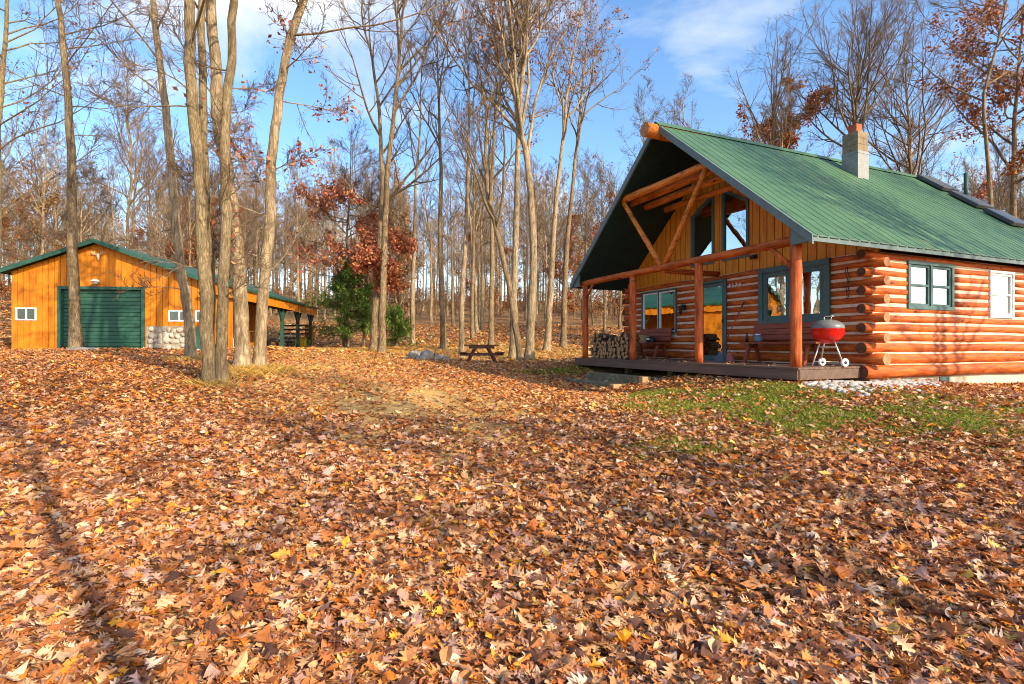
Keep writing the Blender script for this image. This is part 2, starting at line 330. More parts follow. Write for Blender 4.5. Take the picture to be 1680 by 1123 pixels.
def HZ(x, y):
    x = np.atleast_1d(np.asarray(x, float)); y = np.atleast_1d(np.asarray(y, float))
    xc = np.clip(x, -45, 45) / 30; yc = np.clip(y, -14, 140) / 30
    z = TW[-3] + TW[-2] * xc + TW[-1] * yc
    for k in range(len(TP)): z += TW[k] * _phi((xc - TP[k, 0] / 30) ** 2 + (yc - TP[k, 1] / 30) ** 2)
    near = np.clip(1 - np.abs(y - 6) / 30, 0, 1)
    z += 0.022 * near * (np.sin(1.7 * x + .6 * y) + np.sin(.9 * y - 1.1 * x + 2) + .6 * np.sin(2.9 * y + 1.3 * x))
    return z + CAMH
def hz(x, y): return float(HZ(x, y)[0])
def axis(a, b, lo, hi, st):
    v = list(np.arange(a, b + 1e-6, st)); s = st
    while v[-1] < hi: s *= 1.3; v.append(v[-1] + s)
    s = st; w = []
    x = a
    while x > lo: s *= 1.3; x -= s; w.append(x)
    return np.array(w[::-1] + v)
gx = axis(-22, 18, -420, 420, 0.33); gy = axis(-2, 34, -300, 420, 0.33)
GX, GY = np.meshgrid(gx, gy); GZ = HZ(GX.ravel(), GY.ravel())
nx, ny = len(gx), len(gy); ii = np.arange(nx * ny).reshape(ny, nx)
Q = np.stack([ii[:-1, :-1], ii[:-1, 1:], ii[1:, 1:], ii[1:, :-1]], -1).reshape(-1, 4)

def ground_mat():
    m, t, b = nodes('leaf_strewn_ground')
    v = vec(t); wv = t.nodes.new('ShaderNodeTexVoronoi'); wv.inputs['Scale'].default_value = 11; wv.inputs['Randomness'].default_value = 1
    nd = noise(t, v, 6, 3); vm = t.nodes.new('ShaderNodeVectorMath'); vm.operation = 'MULTIPLY_ADD'; t.links.new(nd.outputs['Color'], vm.inputs[0]); vm.inputs[1].default_value = (.12, .12, .0); t.links.new(v, vm.inputs[2])
    t.links.new(vm.outputs[0], wv.inputs['Vector'])
    sp = t.nodes.new('ShaderNodeSeparateColor'); t.links.new(wv.outputs['Color'], sp.inputs[0])
    leaves = ramp(t, [(0.10, 0.045, 0.02), (0.24, 0.11, 0.04), (0.36, 0.17, 0.06), (0.44, 0.26, 0.12), (0.5, 0.34, 0.2)], [0.0, 0.3, 0.55, 0.8, 1.0]); t.links.new(sp.outputs[0], leaves.inputs[0])
    fine = noise(t, v, 24, 8, 0.75); soil = ramp(t, [(0.05, 0.03, 0.015), (0.16, 0.095, 0.045), (0.3, 0.19, 0.09)], [0.3, 0.5, 0.72]); t.links.new(fine.outputs['Fac'], soil.inputs[0])
    big = noise(t, v, 0.9, 6, 0.7); bm = ramp(t, [(0, 0, 0), (1, 1, 1)], [0.42, 0.6]); t.links.new(big.outputs['Fac'], bm.inputs[0])
    c = mixc(t, bm.outputs[0], leaves.outputs[0], soil.outputs[0])
    # dry golden lawn down the middle of the clearing, green moss near the porch
    at = t.nodes.new('ShaderNodeAttribute'); at.attribute_name = 'zone'; sz = t.nodes.new('ShaderNodeSeparateColor'); t.links.new(at.outputs['Color'], sz.inputs[0])
    pn = noise(t, v, 1.6, 7, 0.75)
    for ch, col in ((0, [(0.4, 0.23, 0.07), (0.7, 0.46, 0.17)]), (1, [(0.05, 0.075, 0.01), (0.2, 0.22, 0.03)])):
        ad2 = t.nodes.new('ShaderNodeMath'); ad2.operation = 'MULTIPLY_ADD'; ad2.inputs[1].default_value = 0.75; t.links.new(sz.outputs[ch], ad2.inputs[0]); t.links.new(pn.outputs['Fac'], ad2.inputs[2])
        rr = ramp(t, [(0, 0, 0), (1, 1, 1)], [0.72, 0.95]); t.links.new(ad2.outputs[0], rr.inputs[0])
        cr = ramp(t, col, [0.35, 0.65]); t.links.new(fine.outputs['Fac'], cr.inputs[0])
        c = mixc(t, rr.outputs[0], c, cr.outputs[0])
    t.links.new(c, b.inputs['Base Color']); b.inputs['Roughness'].default_value = 0.95; b.inputs['Specular IOR Level'].default_value = 0.1
    bump(t, b, fine.outputs['Fac'], 0.7, 0.05); return m
M['ground'] = ground_mat()
def bumpf(x, y, cx, cy, rx, ry, rot=0):
    c, s = math.cos(rot), math.sin(rot); X = (x - cx) * c + (y - cy) * s; Y = -(x - cx) * s + (y - cy) * c
    return np.clip(1.35 - np.sqrt((X / rx) ** 2 + (Y / ry) ** 2), 0, 1)
def moss(x, y):
    return np.maximum.reduce([bumpf(x, y, 3.9, 7.9, 2.6, 1.9, -0.6), bumpf(x, y, 6.5, 7.2, 3.0, 1.15, .05), 0.95 * bumpf(x, y, 2.9, 10.6, 1.0, .8), 0.62 * bumpf(x, y, 2.2, 6.2, 1.1, .8), 0.7*bumpf(x, y, 1.4, 15.8, 1.6, .8)])
def lawn(x, y):
    return np.maximum.reduce([bumpf(x, y, -1.5, 8.6, 2.5, 5.0, 0.3), .7 * bumpf(x, y, -4.2, 12.5, 2.2, 5), 0.8 * bumpf(x, y, -4.6, 13.5, 2.6, 3.5), 0.9 * bumpf(x, y, -4, 24, 9, 4), 0.75 * bumpf(x, y, -1.9, 3.0, .5, .35), .75 * bumpf(x, y, .9, 3.4, .8, .3)])
me = np_mesh('ground', np.stack([GX.ravel(), GY.ravel(), GZ], 1), Q, [], ['ground'])
za = me.attributes.new('zone', 'FLOAT_COLOR', 'POINT'); zc = np.ones((nx * ny, 4), np.float32)
zc[:, 0] = lawn(GX.ravel(), GY.ravel()); zc[:, 1] = moss(GX.ravel(), GY.ravel()); zc[:, 2] = 0; za.data.foreach_set('color', zc.ravel())
tag(link('ground', me), None, None, kind='structure')

# ------------------------------------------------------------------ log cabin (local x = along the side wall, local y = along the porch, z = 0 on the deck)
TH, CX, CY, ZD = 0.4076, 5.0802, 9.3914, CAMH - 0.4086
cabin = thing('log_cabin', 'red stained log cabin with a green metal roof and a covered front porch', 'cabin', (CX, CY, ZD), TH)
def cw(v, u, z=0.0):
    return Vector((CX - math.sin(TH) * u + math.cos(TH) * v, CY + math.cos(TH) * u + math.sin(TH) * v, ZD + z))
B, A0, A1, REAR, OV, VF, ZE, ZR, E = 1.79, -0.18, 7.32, 10.05, 0.465, -0.213, 2.28, 5.72, 0.29
SL = (ZR - ZE) / (3.6 + OV)
def rz(u): return ZR - SL * abs(u - 3.6)
rng = random.Random(4)
sp_ = [.235, .215, .195, .19, .18, .175, .17, .17, .17, .17, .17, .165]
zc_ = [-0.11]
for q in sp_: zc_.append(zc_[-1] + q)
rad_ = [.134, .117, .104, .098, .094, .09] + [.0865] * 7
def spans(a, b, z, r, holes):
    iv = [(a, b)]
    for (h0, h1, z0, z1) in holes:
        if z + r * 0.3 > z0 and z - r * 0.3 < z1:
            iv = [s for (x, y) in iv for s in ((x, min(y, h0)), (max(x, h1), y)) if s[1] - s[0] > 0.03]
    return iv
def log_wall(axis_, pos, a, b, ext_even, ext_odd, holes, out, name='log_wall'):
    w = MB()
    for k, (z, r) in enumerate(zip(zc_, rad_)):
        e = ext_even if k % 2 == 0 else ext_odd
        aa, bb = a - e[0], b + e[1]
        for (s0, s1) in spans(aa, bb, z, r, holes):
            n = max(3, int((s1 - s0) / 0.35)); pts = []; rr = []
            ph = rng.uniform(0, 6)
            for i in range(n + 1):
                s = s0 + (s1 - s0) * i / n; wob = 0.006 * math.sin(s * 2.1 + ph)
                pts.append((s, pos, z + wob) if axis_ == 'x' else (pos, s, z + wob)); rr.append(r * (1 + 0.035 * math.sin(s * 1.3 + ph * 2)))
            w.tube(pts, rr, 14, 0, True, 1 if s0 == aa else 0, 2 if s1 == bb else 0)
    return w
fh = [(5.10, 6.68, .72, 2.0), (3.28, 4.27, -.3, 2.05), (.57, 2.30, .83, 2.15)]
sh = [(2.77, 4.30, 1.13, 2.06), (5.64, 6.61, .99, 2.02)]
fw = log_wall('y', B, A0, A1, (-.06, -.06), (E, E), fh, -1).build('log_wall', ['log_y', 'end_pale', 'end_dark'], cabin)
sw = log_wall('x', A0, B, REAR, (E, E), (-.06, -.06), sh, -1).build('log_wall', ['log_x', 'end_dark', 'end_dark'], cabin)
lw = log_wall('x', A1, B, REAR, (E, E), (-.06, -.06), [], 1).build('log_wall', ['log_x', 'end_dark', 'end_dark'], cabin)
rw = log_wall('y', REAR, A0, A1, (-.06, -.06), (E, E), [], 1).build('log_wall', ['log_y', 'end_pale', 'end_dark'], cabin)
def slab(axis_, pos, a, b, z0, z1, holes, half=.062, lining=True):
    m = MB(); cuts = sorted(set([a, b] + [h for q in holes for h in q[:2]]))
    for c0, c1 in zip(cuts, cuts[1:]):
        hs = [h for h in holes if h[0] <= c0 + 1e-6 and h[1] >= c1 - 1e-6]
        zz = [(z0, z1)]
        for h in hs: zz = [s for (x, y) in zz for s in ((x, min(y, h[2])), (max(x, h[3]), y)) if s[1] - s[0] > 0.01]
        for (p, q) in zz:
            if axis_ == 'x': m.box(c0, c1, pos - half, pos + half, p, q)
            else: m.box(pos - half, pos + half, c0, c1, p, q)
    return m
slab('y', B, A0 + .06, A1 - .06, -.2, 2.16, fh).build('chinking', 'chink', fw)
slab('x', A0, B - .05, REAR, -.2, 2.16, sh).build('chinking', 'chink', sw)
slab('x', A1, B - .05, REAR, -.2, 2.16, []).build('chinking', 'chink', lw)
slab('y', REAR, A0 + .06, A1 - .06, -.2, 2.16, []).build('chinking', 'chink', rw)
f = MB(); f.box(B, REAR, A0 + .02, A0 + .2, -.75, -.22); f.box(B, REAR, A1 - .2, A1 - .02, -.75, -.22); f.box(REAR - .18, REAR, A0 + .2, A1 - .2, -.75, -.22)
f.box(B - .05, B + .13, A0 + .2, A1 - .2, -.75, -.22)
fo = f.build('foundation', 'footing', cabin)
v_ = MB(); v_.box(4.0, 4.32, A0 + .005, A0 + .02, -.55, -.26); v_.build('vent', 'trim', fo)
fl = MB(); fl.box(B + .06, REAR - .06, A0 + .06, A1 - .06, -.2, -.04); fl.build('floor', 'room', cabin)
# interior partition so the panes look into a room
pt = MB(); pt.box(B + 3.4, B + 3.5, A0 + .06, A1 - .06, -.04, 2.16); pt.box(B + .06, REAR - .06, A0 + .06, A1 - .06, 2.17, 2.21); pt.build('room_partition', 'room', cabin)

# gable of vertical boards
def gable_boards(v0, v1, ua, ub, w, holes):
    m = MB(); u = ua
    while u < ub - .02:
        u1 = min(u + w - .018, ub); segs = [[(2.15, 2.15), (rz(u) - .16, rz(u1) - .16)]]
        cuts = [u] + [h for q in holes for h in (q[0], q[1]) if u < h < u1] + [u1]
        for c0, c1 in zip(cuts, cuts[1:]):
            if c1 - c0 < .004: continue
            mid = (c0 + c1) / 2; hit = [q for q in holes if q[0] <= mid <= q[1]]
            tp0, tp1 = rz(c0) - .16, rz(c1) - .16
            if c0 < 3.6 < c1: pass
            if hit:
                q = hit[0]; g = lambda s: q[3] + (q[4] - q[3]) * (s - q[0]) / (q[1] - q[0])
                lst = [((2.15, 2.15), (q[2], q[2])), ((g(c0), g(c1)), (tp0, tp1))]
            else: lst = [((2.15, 2.15), (tp0, tp1))]
            for (b0, b1), (t0, t1) in lst:
                if min(t0 - b0, t1 - b1) < .02: 
                    if max(t0 - b0, t1 - b1) < .02: continue
                m.prism([(v0, c0, b0), (v0, c1, b1), (v0, c1, max(t1, b1 + .002)), (v0, c0, max(t0, b0 + .002))], (v1 - v0, 0, 0))
        u += w
    return m
gh = [(2.62, 3.46, 2.5, 3.86, 4.34), (3.72, 4.56, 2.5, 4.34, 3.86)]
gb = gable_boards(B - .045, B, A0 - .15, A1 + .15, .205, gh).build('gable_wall', 'gable', cabin)
bk = MB(); 
def gable_back(m, x0, x1):
    us = [A0 - .15, 2.62, 3.46, 3.6, 3.72, 4.56, A1 + .15]
    for c0, c1 in zip(us, us[1:]):
        hit = [q for q in gh if q[0] <= (c0 + c1) / 2 <= q[1]]
        if hit:
            q = hit[0]; g = lambda s: q[3] + (q[4] - q[3]) * (s - q[0]) / (q[1] - q[0])
            m.prism([(x0, c0, 2.16), (x0, c1, 2.16), (x0, c1, q[2]), (x0, c0, q[2])], (x1 - x0, 0, 0))
            m.prism([(x0, c0, g(c0)), (x0, c1, g(c1)), (x0, c1, rz(c1) - .16), (x0, c0, rz(c0) - .16)], (x1 - x0, 0, 0))
        else: m.prism([(x0, c0, 2.16), (x0, c1, 2.16), (x0, c1, rz(c1) - .16), (x0, c0, rz(c0) - .16)], (x1 - x0, 0, 0))
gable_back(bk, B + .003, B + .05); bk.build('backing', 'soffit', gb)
rg = MB(); rg.prism([(REAR, A0, 2.16), (REAR, A1, 2.16), (REAR, 3.6, ZR - .16)], (.06, 0, 0)); rg.build('gable_wall', 'gable', cabin)

def rect_window(name, ax, pos, a, b, z0, z1, sign, fr='trim', fw_=.07, lights=2, inner='trim', iw=.045, hung=False, depth=.16, sill=True, proud=.1):
    """ax 'y': in the front wall (faces -x); ax 'x': in the side wall (faces -y)"""
    o0, o1 = pos - proud, pos + .06
    def bx(m, s0, s1, z0_, z1_, p0, p1):
        if ax == 'y': m.box(p0, p1, s0, s1, z0_, z1_)
        else: m.box(s0, s1, p0, p1, z0_, z1_)
    m = MB()
    bx(m, a, b, z1 - fw_, z1, o0, o1); bx(m, a, b, z0, z0 + fw_, o0, o1); bx(m, a, a + fw_, z0 + fw_, z1 - fw_, o0, o1); bx(m, b - fw_, b, z0 + fw_, z1 - fw_, o0, o1)
    ia, ib = a + fw_, b - fw_; w = (ib - ia) / lights
    for k in range(1, lights): bx(m, ia + k * w - fw_ * .45, ia + k * w + fw_ * .45, z0 + fw_, z1 - fw_, o0 + .004, o1)
    root = m.build(name, fr, cabin, bevel=.006)
    for k in range(lights):
        s0 = ia + k * w + (fw_ * .45 if k else 0); s1 = ia + (k + 1) * w - (fw_ * .45 if k < lights - 1 else 0)
        s = MB(); q0, q1 = o0 + .03, o1 - .03
        bx(s, s0, s1, z1 - fw_ - iw, z1 - fw_, q0, q1); bx(s, s0, s1, z0 + fw_, z0 + fw_ + iw, q0, q1)
        bx(s, s0, s0 + iw, z0 + fw_ + iw, z1 - fw_ - iw, q0, q1); bx(s, s1 - iw, s1, z0 + fw_ + iw, z1 - fw_ - iw, q0, q1)
        if hung: zm = (z0 + z1) / 2; bx(s, s0 + iw, s1 - iw, zm - .022, zm + .022, q0 - .006, q1)
        s.build('sash', inner, root)
        g = MB(); gp = o0 + .055
        bx(g, s0 + iw - .005, s1 - iw + .005, z0 + fw_ + iw - .005, z1 - fw_ - iw + .005, gp, gp + .006); g.build('pane', 'glass', root)
    return root
w1 = rect_window('window', 'y', B, 5.10, 6.68, .72, 2.0, -1, 'trim', .05, 2, 'white', .045)
w2 = rect_window('window', 'y', B, .57, 2.30, .83, 2.15, -1, 'trim', .12, 2, 'trim', .1, proud=.13)
w3 = rect_window('window', 'x', A0, 2.77, 4.30, 1.10, 2.06, -1, 'trim', .075, 2, 'trim', .045, hung=True)
w4 = rect_window('window', 'x', A0, 5.64, 6.61, .99, 2.02, -1, 'white', .05, 1, 'white', .05, hung=True)
def curtain(parent, ax, pos, a, b, z0, z1, mat, name='curtain', n=7):
    m = MB(); P_ = []
    for i in range(n * 2 + 1):
        s = a + (b - a) * i / (n * 2); d = pos + .018 * (1 if i % 2 else -1); P_.append((d, s) if ax == 'y' else (s, d))
    for p, q in zip(P_, P_[1:]): m.add([(p[0], p[1], z0), (q[0], q[1], z0), (q[0], q[1], z1), (p[0], p[1], z1)], [(0, 1, 2, 3)], 0, True)
    o = m.build(name, mat, parent); so = o.modifiers.new('thickness', 'SOLIDIFY'); so.thickness = .004; return o
curtain(w2, 'y', B + .12, .68, .9, .93, 2.05, 'curtain'); curtain(w2, 'y', B + .12, 1.96, 2.2, .93, 2.05, 'curtain')
curtain(w3, 'x', A0 + .12, 3.3, 3.5, 1.15, 2.0, 'curtain', n=4); curtain(w3, 'x', A0 + .12, 4.02, 4.22, 1.15, 2.0, 'curtain', n=4)
curtain(w4, 'x', A0 + .12, 5.7, 6.55, 1.5, 1.98, 'blind', 'blind', n=14)
curtain(w1, 'y', B + .12, 6.3, 6.6, .78, 1.95, 'curtain')
# trapezoid gable windows
for (ua, ub, z0, za, zb) in gh:
    m = MB(); d0, d1 = B - .075, B + .05; t_ = .075
    m.box(d0, d1, ua, ub, z0, z0 + t_); m.box(d0, d1, ua, ua + t_, z0 + t_, za - t_ * .2); m.box(d0, d1, ub - t_, ub, z0 + t_, zb - t_ * .2)
    m.prism([(d0 + .003, ua, za - t_ * 1.1), (d0 + .003, ub, zb - t_ * 1.1), (d0 + .003, ub, zb), (d0 + .003, ua, za)], (d1 - d0 - .006, 0, 0))
    r_ = m.build('gable_window', 'trim', cabin)
    g = MB(); g.prism([(B - .03, ua + .06, z0 + .06), (B - .03, ub - .06, z0 + .06), (B - .03, ub - .06, zb - .06), (B - .03, ua + .06, za - .06)], (.006, 0, 0)); g.build('pane', 'glass', r_)
# glazed front door
d_ = MB(); da, db, dz = 3.28, 4.27, 2.05; p0, p1 = B - .11, B + .06
d_.box(p0, p1, da, da + .07, -.03, dz); d_.box(p0, p1, db - .07, db, -.03, dz); d_.box(p0, p1, da + .07, db - .07, dz - .07, dz); d_.box(p0 - .03, p1, da + .07, db - .07, -.03, .015)
door = d_.build('door', 'trim', cabin, bevel=.006)
s = MB(); a_, b_ = da + .075, db - .075
s.box(B - .07, B - .03, a_, a_ + .09, .02, dz - .075); s.box(B - .07, B - .03, b_ - .09, b_, .02, dz - .075); s.box(B - .07, B - .03, a_ + .09, b_ - .09, dz - .17, dz - .075); s.box(B - .07, B - .03, a_ + .09, b_ - .09, .02, .12)
s.build('door_leaf', 'trim', door)
g = MB(); g.box(B - .055, B - .049, a_ + .085, b_ - .085, .115, dz - .165); g.build('pane', 'glass', door)
h_ = MB(); h_.box(B - .085, B - .07, a_ + .02, a_ + .06, .95, 1.12); h_.tube([(B - .12, a_ + .04, 1.04), (B - .12, a_ + .04, .97), (B - .08, a_ + .04, .96)], .01, 8); h_.build('handle', 'black', door)
# roof: two ribbed metal slopes
RV0, RV1 = VF, 10.6
def roof_slope(sgn, mi):
    m = MB(); per = .27; prof = []
    v = RV0
    while v < RV1:
        for dv, h in ((0, 0), (.09, 0), (.1, .06), (.14, .06), (.15, 0)):
            if v + dv <= RV1: prof.append((v + dv, h))
        v += per
    prof.append((RV1, 0)); nrm = Vector((0, -sgn * SL, 1)).normalized() if sgn < 0 else Vector((0, SL, 1)).normalized()
    nseg = 3; ue = 3.6 + sgn * (3.6 + OV + .05)
    rows = []
    for k in range(nseg + 1):
        u = 3.6 + (ue - 3.6) * k / nseg; rows.append([Vector((v, u, rz(u))) + Vector((0, nrm.y * h, nrm.z * h)) for v, h in prof])
    n = len(prof); vv = [p for r in rows for p in r]
    m.add(vv, [(k * n + i, (k + 1) * n + i, (k + 1) * n + i + 1, k * n + i + 1) if sgn < 0 else (k * n + i, k * n + i + 1, (k + 1) * n + i + 1, (k + 1) * n + i) for k in range(nseg) for i in range(n - 1)])
    return m
roof = roof_slope(-1, 0); lft = roof_slope(1, 0); roof.add(lft.V, lft.F)
roof = roof.build('roof', 'roof', cabin); so = roof.modifiers.new('thickness', 'SOLIDIFY'); so.thickness = .006; so.offset = -1
sf = MB()
for sg in (-1, 1):
    ue = 3.6 + sg * (3.6 + OV)
    sf.prism([(RV0 + .02, 3.6, ZR - .02), (RV0 + .02, ue, rz(ue) - .02), (RV0 + .02, ue, rz(ue) - .12), (RV0 + .02, 3.6, ZR - .14)], (RV1 - RV0 - .04, 0, 0))
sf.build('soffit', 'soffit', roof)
for va in (RV0 - .03, RV1 - .01):
    for sg in (-1, 1):
        m = MB(); ue = 3.6 + sg * (3.6 + OV + .03)
        m.prism([(va, 3.6, ZR + .015), (va, ue, rz(ue) + .015), (va, ue, rz(ue) - .15), (va, 3.6, ZR - .17)], (.045, 0, 0)); m.build('rake_board', 'fascia', roof)
for sg in (-1, 1):
    m = MB(); ue = 3.6 + sg * (3.6 + OV); y0, y1 = sorted((ue, ue + sg * .03))
    m.box(RV0 + .016, RV1 - .012, y0, y1, rz(ue) - .125, rz(ue) - .015); m.build('eave_board', 'fascia', roof)
    y0, y1 = sorted((ue - sg * .001, (A0 if sg < 0 else A1)))
    m = MB()
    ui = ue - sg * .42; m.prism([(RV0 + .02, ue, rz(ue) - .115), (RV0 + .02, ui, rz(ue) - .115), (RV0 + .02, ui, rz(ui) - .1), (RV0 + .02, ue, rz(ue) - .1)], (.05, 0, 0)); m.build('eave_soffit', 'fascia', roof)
m = MB(); m.prism([(RV0 - .03, 3.6 - .16, rz(3.44) + .035), (RV0 - .03, 3.6, ZR + .05), (RV0 - .03, 3.76, rz(3.44) + .035), (RV0 - .03, 3.6, ZR + .03)], (RV1 - RV0 + .06, 0, 0)); m.build('ridge_cap', 'roof', roof)
m = MB(); m.tube([(-.55, 3.6, ZR - .2), (1, 3.6, ZR - .21), (B, 3.6, ZR - .22)], [.165, .17, .165], 16, 0, True, 1); m.build('ridge_log', ['pine_log', 'end_pale'], cabin)
# chimney
cu, cv, cs = 2.8, 5.84, .215
m = MB()
for k in range(3):
    z0 = 5.6 + k * .175
    for (x0, x1, y0, y1) in ((-cs, 0, -cs, cs), (.006, cs, -cs, cs)) if k % 2 else ((-cs, cs, -cs, 0), (-cs, cs, .006, cs)):
        m.box(cv + x0, cv + x1, cu + y0, cu + y1, z0, z0 + .168)
    m.box(cv - cs + .006, cv + cs - .006, cu - cs + .006, cu + cs - .006, z0 - .008, z0 + .006)
ch = m.build('chimney', 'block', roof, bevel=.006)
m = MB(); m.box(cv - cs - .008, cv + cs + .008, cu - cs - .008, cu + cs + .008, 4.7, 5.52); m.box(cv - cs - .012, cv + cs + .012, cu - cs - .012, cu + cs + .012, 5.524, 5.594); m.build('flashing', 'silver', ch)
m = MB()
for (x0, x1, y0, y1) in ((-.115, .115, -.115, -.085), (-.115, .115, .085, .115), (-.115, -.085, -.085, .085), (.085, .115, -.085, .085)): m.box(cv + x0, cv + x1, cu + y0, cu + y1, 6.11, 6.36)
m.build('flue', 'clay', ch)
for (ua, ub) in ((3.45, 2.75), (2.6, 1.9), (1.75, 1.1)):
    m = MB(); nr = Vector((0, -SL, 1)).normalized(); v0, v1 = 9.65, 10.5
    q = [Vector((v, u, rz(u))) + nr * .03 for v, u in ((v0, ua), (v1, ua), (v1, ub), (v0, ub))]; m.prism(q, nr * .11, 0); o = m.build('roof_panel', 'darkpanel', roof, bevel=.02)
m = MB(); m.tube([(10.25, 2.4, 4.55), (10.25, 2.4, 5.52)], .055, 12); m.build('vent_pipe', 'greenpost', roof)
# porch frame
for k in range(4):
    m = MB(); u = 2.4 * k if k < 3 else 7.18; n = 9; ph = rng.uniform(0, 6)
    m.tube([(.004 * math.sin(i + ph), u + .005 * math.sin(1.7 * i + ph), 2.2 * i / n) for i in range(n + 1)], [(.098 if k == 0 else .088) * (1 + .05 * math.sin(i * 1.9 + ph)) for i in range(n + 1)], 14); m.build('porch_post', 'log_z', cabin)
m = MB(); n = 14; m.tube([(.006 * math.sin(i), -.2 + 7.68 * i / n, 2.27 + .006 * math.sin(1.3 * i)) for i in range(n + 1)], [.088 + .005 * math.sin(i * 2.2) for i in range(n + 1)], 14, 0, True, 1); m.build('porch_beam', ['log_y', 'end_pale'], cabin)
for v, ua, ub, z, r in ((0, 5.42, 2.05, 4.30, .1), (.3, 5.3, 2.05, 4.25, .095), (.74, 5.2, 2.0, 4.2, .095), (1.25, 5.0, 2.0, 4.12, .085)):
    m = MB(); m.tube([(v, ua + (ub - ua) * i / 8, z + .008 * math.sin(i + v * 5)) for i in range(9)], [r * (1 - .12 * i / 8) for i in range(9)], 14, 0, True, 1); m.build('collar_log', ['pine_log', 'pine_log'], cabin)
for p, q in (((0, 5.22, 4.24), (0, 3.68, 2.33)), ((0, 2.16, 4.27), (0, 3.52, 2.33))):
    m = MB(); m.tube([Vector(p).lerp(Vector(q), i / 6) + Vector((.006 * math.sin(2 * i), 0, 0)) for i in range(7)], [.064 - .004 * math.sin(i) for i in range(7)], 12); m.build('truss_strut', 'pine_log', cabin)
for p, q in (((0, .55, 2.24), (0, .05, 1.78)), ((0, 6.7, 2.24), (0, 7.13, 1.8))):
    m = MB(); m.tube([p, q], .045, 10); m.build('brace', 'log_z', cabin)
m = MB(); m.tube([(0, 3.6, 2.2), (.9, 3.6, 2.19), (B, 3.6, 2.2)], .07, 12); m.build('tie_log', 'log_x', cabin)
# deck
m = MB(); v = -.16
while v < B - .1:
    m.box(v, min(v + .134, B - .08), -.17, 7.55, -.038, 0); v += .14
deck = m.build('deck', 'deck', cabin, bevel=.004)
m = MB(); m.box(-.158, -.125, -.15, 7.53, -.22, -.04); m.box(-.123, B - .3, -.168, -.135, -.22, -.042); m.box(-.123, B - .1, 7.515, 7.545, -.22, -.042); m.build('deck_skirt', 'deck', deck, bevel=.005)
for k in range(5):
    m = MB(); m.box(.3, .45, .1 + 1.78 * k, .25 + 1.78 * k, -.75, -.05); m.build('deck_footing', 'timber', deck)
# wall lamp, flood light, house number
m = MB(); x_ = B - .1; m.box(x_ - .03, x_ + .02, 4.73, 4.83, 1.36, 1.5); m.tube([(x_ - .03, 4.78, 1.48), (x_ - .1, 4.78, 1.53), (x_ - .12, 4.78, 1.46)], .012, 8)
m.lathe([(0.0, .02), (.06, 0), (.05, -.05), (.045, -.2), (.02, -.23), (0, -.24)], (x_ - .12, 4.78, 1.46), 12); m.build('wall_lamp', 'black', cabin)
m = MB(); m.box(B - .09, B - .045, 2.38, 2.48, 2.42, 2.52); m.tube([(B - .1, 2.43, 2.47), (B - .22, 2.4, 2.43)], [.03, .055], 12); m.build('flood_light', 'black', cabin)
for k, dgt in enumerate('4174'):
    fc = bpy.data.curves.new('house_number', 'FONT'); fc.body = dgt; fc.size = .155; fc.extrude = .006; fc.materials.append(M['white'])
    tmp = bpy.data.objects.new('digit', fc); me = bpy.data.meshes.new_from_object(tmp); bpy.data.objects.remove(tmp)
    o = bpy.data.objects.new('house_number', me); C.objects.link(o); o.parent = cabin
    o.matrix_local = Matrix.Translation((B - .108, 3.20 - k * .105, 1.80)) @ Matrix(((0, 0, -1, 0), (-1, 0, 0, 0), (0, 1, 0, 0), (0, 0, 0, 1)))

# ------------------------------------------------------------------ things on the porch
def local_thing(name, label, cat, v, u, z=0, rot=0, group=None): return thing(name, label, cat, cw(v, u, z), TH + rot, group)
def bench(label, v, u, w):
    t = local_thing('bench', label, 'bench', v, u)
    s = MB(); s.box(-.36, -.19, -w / 2, w / 2, .42, .46); s.box(-.182, -.01, -w / 2, w / 2, .42, .46); s.build('seat', 'redwood', t, bevel=.006)
    b = MB(); T = Matrix.Translation((.02, 0, .48)) @ Matrix.Rotation(.12, 4, 'Y')
    for k in range(3): b.box(-.02, .02, -w / 2 + .05, w / 2 - .05, .03 + k * .125, .148 + k * .125, 0, T)
    b.build('backrest', 'redwood', t, bevel=.004)
    for sy in (-1, 1):
        for x0, x1 in ((-.27, -.42), (-.1, .04)):
            m = MB(); y = sy * (w / 2 - .22); m.prism([(x0 - .04, y - .03, .42), (x0 + .04, y - .03, .42), (x1 + .04, y - .03, 0), (x1 - .04, y - .03, 0)], (0, .06, 0)); m.build('leg', 'redwood', t, bevel=.004)
        m = MB(); y = sy * (w / 2 - .22); m.box(-.3, -.02, y + .035, y + .065, .33, .41); m.build('stretcher', 'redwood', t)
    return t
bench('red plank bench with a low back under the white framed window', 1.55, 5.9, 1.5)
bench('red plank bench with a low back under the green casement window, behind the corner post', 1.55, 1.45, 1.9)
m = MB(); m.box(-.1, .1, -.19, .19, 0, .2); m.box(-.11, .11, -.2, .2, .202, .22); tag(m.build('box', 'rawwood', None, cw(1.32, 6.08, .462), TH + .1, bevel=.005), 'plain wooden box sitting on the bench under the white framed window', 'box')
t = local_thing('helmet', 'black and white helmet on the bench beside the wooden box', 'helmet', 1.32, 5.72, .462)
m = MB(); m.lathe([(.11, 0), (.125, .05), (.12, .11), (.08, .165), (.03, .185), (0, .187)], (0, 0, 0), 20); m.build('shell', 'black', t)
m = MB(); m.tube([(-.118, -.06, .09), (-.136, 0, .1), (-.118, .06, .09)], [.024, .03, .024], 10); m.build('visor', 'white', t)
t = local_thing('jar', 'round glass jar with pale contents on the bench by the corner post', 'jar', 1.3, 1.98, .462)
m = MB(); m.lathe([(0, 0), (.07, 0), (.085, .03), (.085, .11), (.06, .14), (.06, .155)], (0, 0, 0), 18); m.build('body', 'blue', t)
m = MB(); m.lathe([(.064, .155), (.064, .18), (0, .182)], (0, 0, 0), 18); m.build('lid', 'white', t)
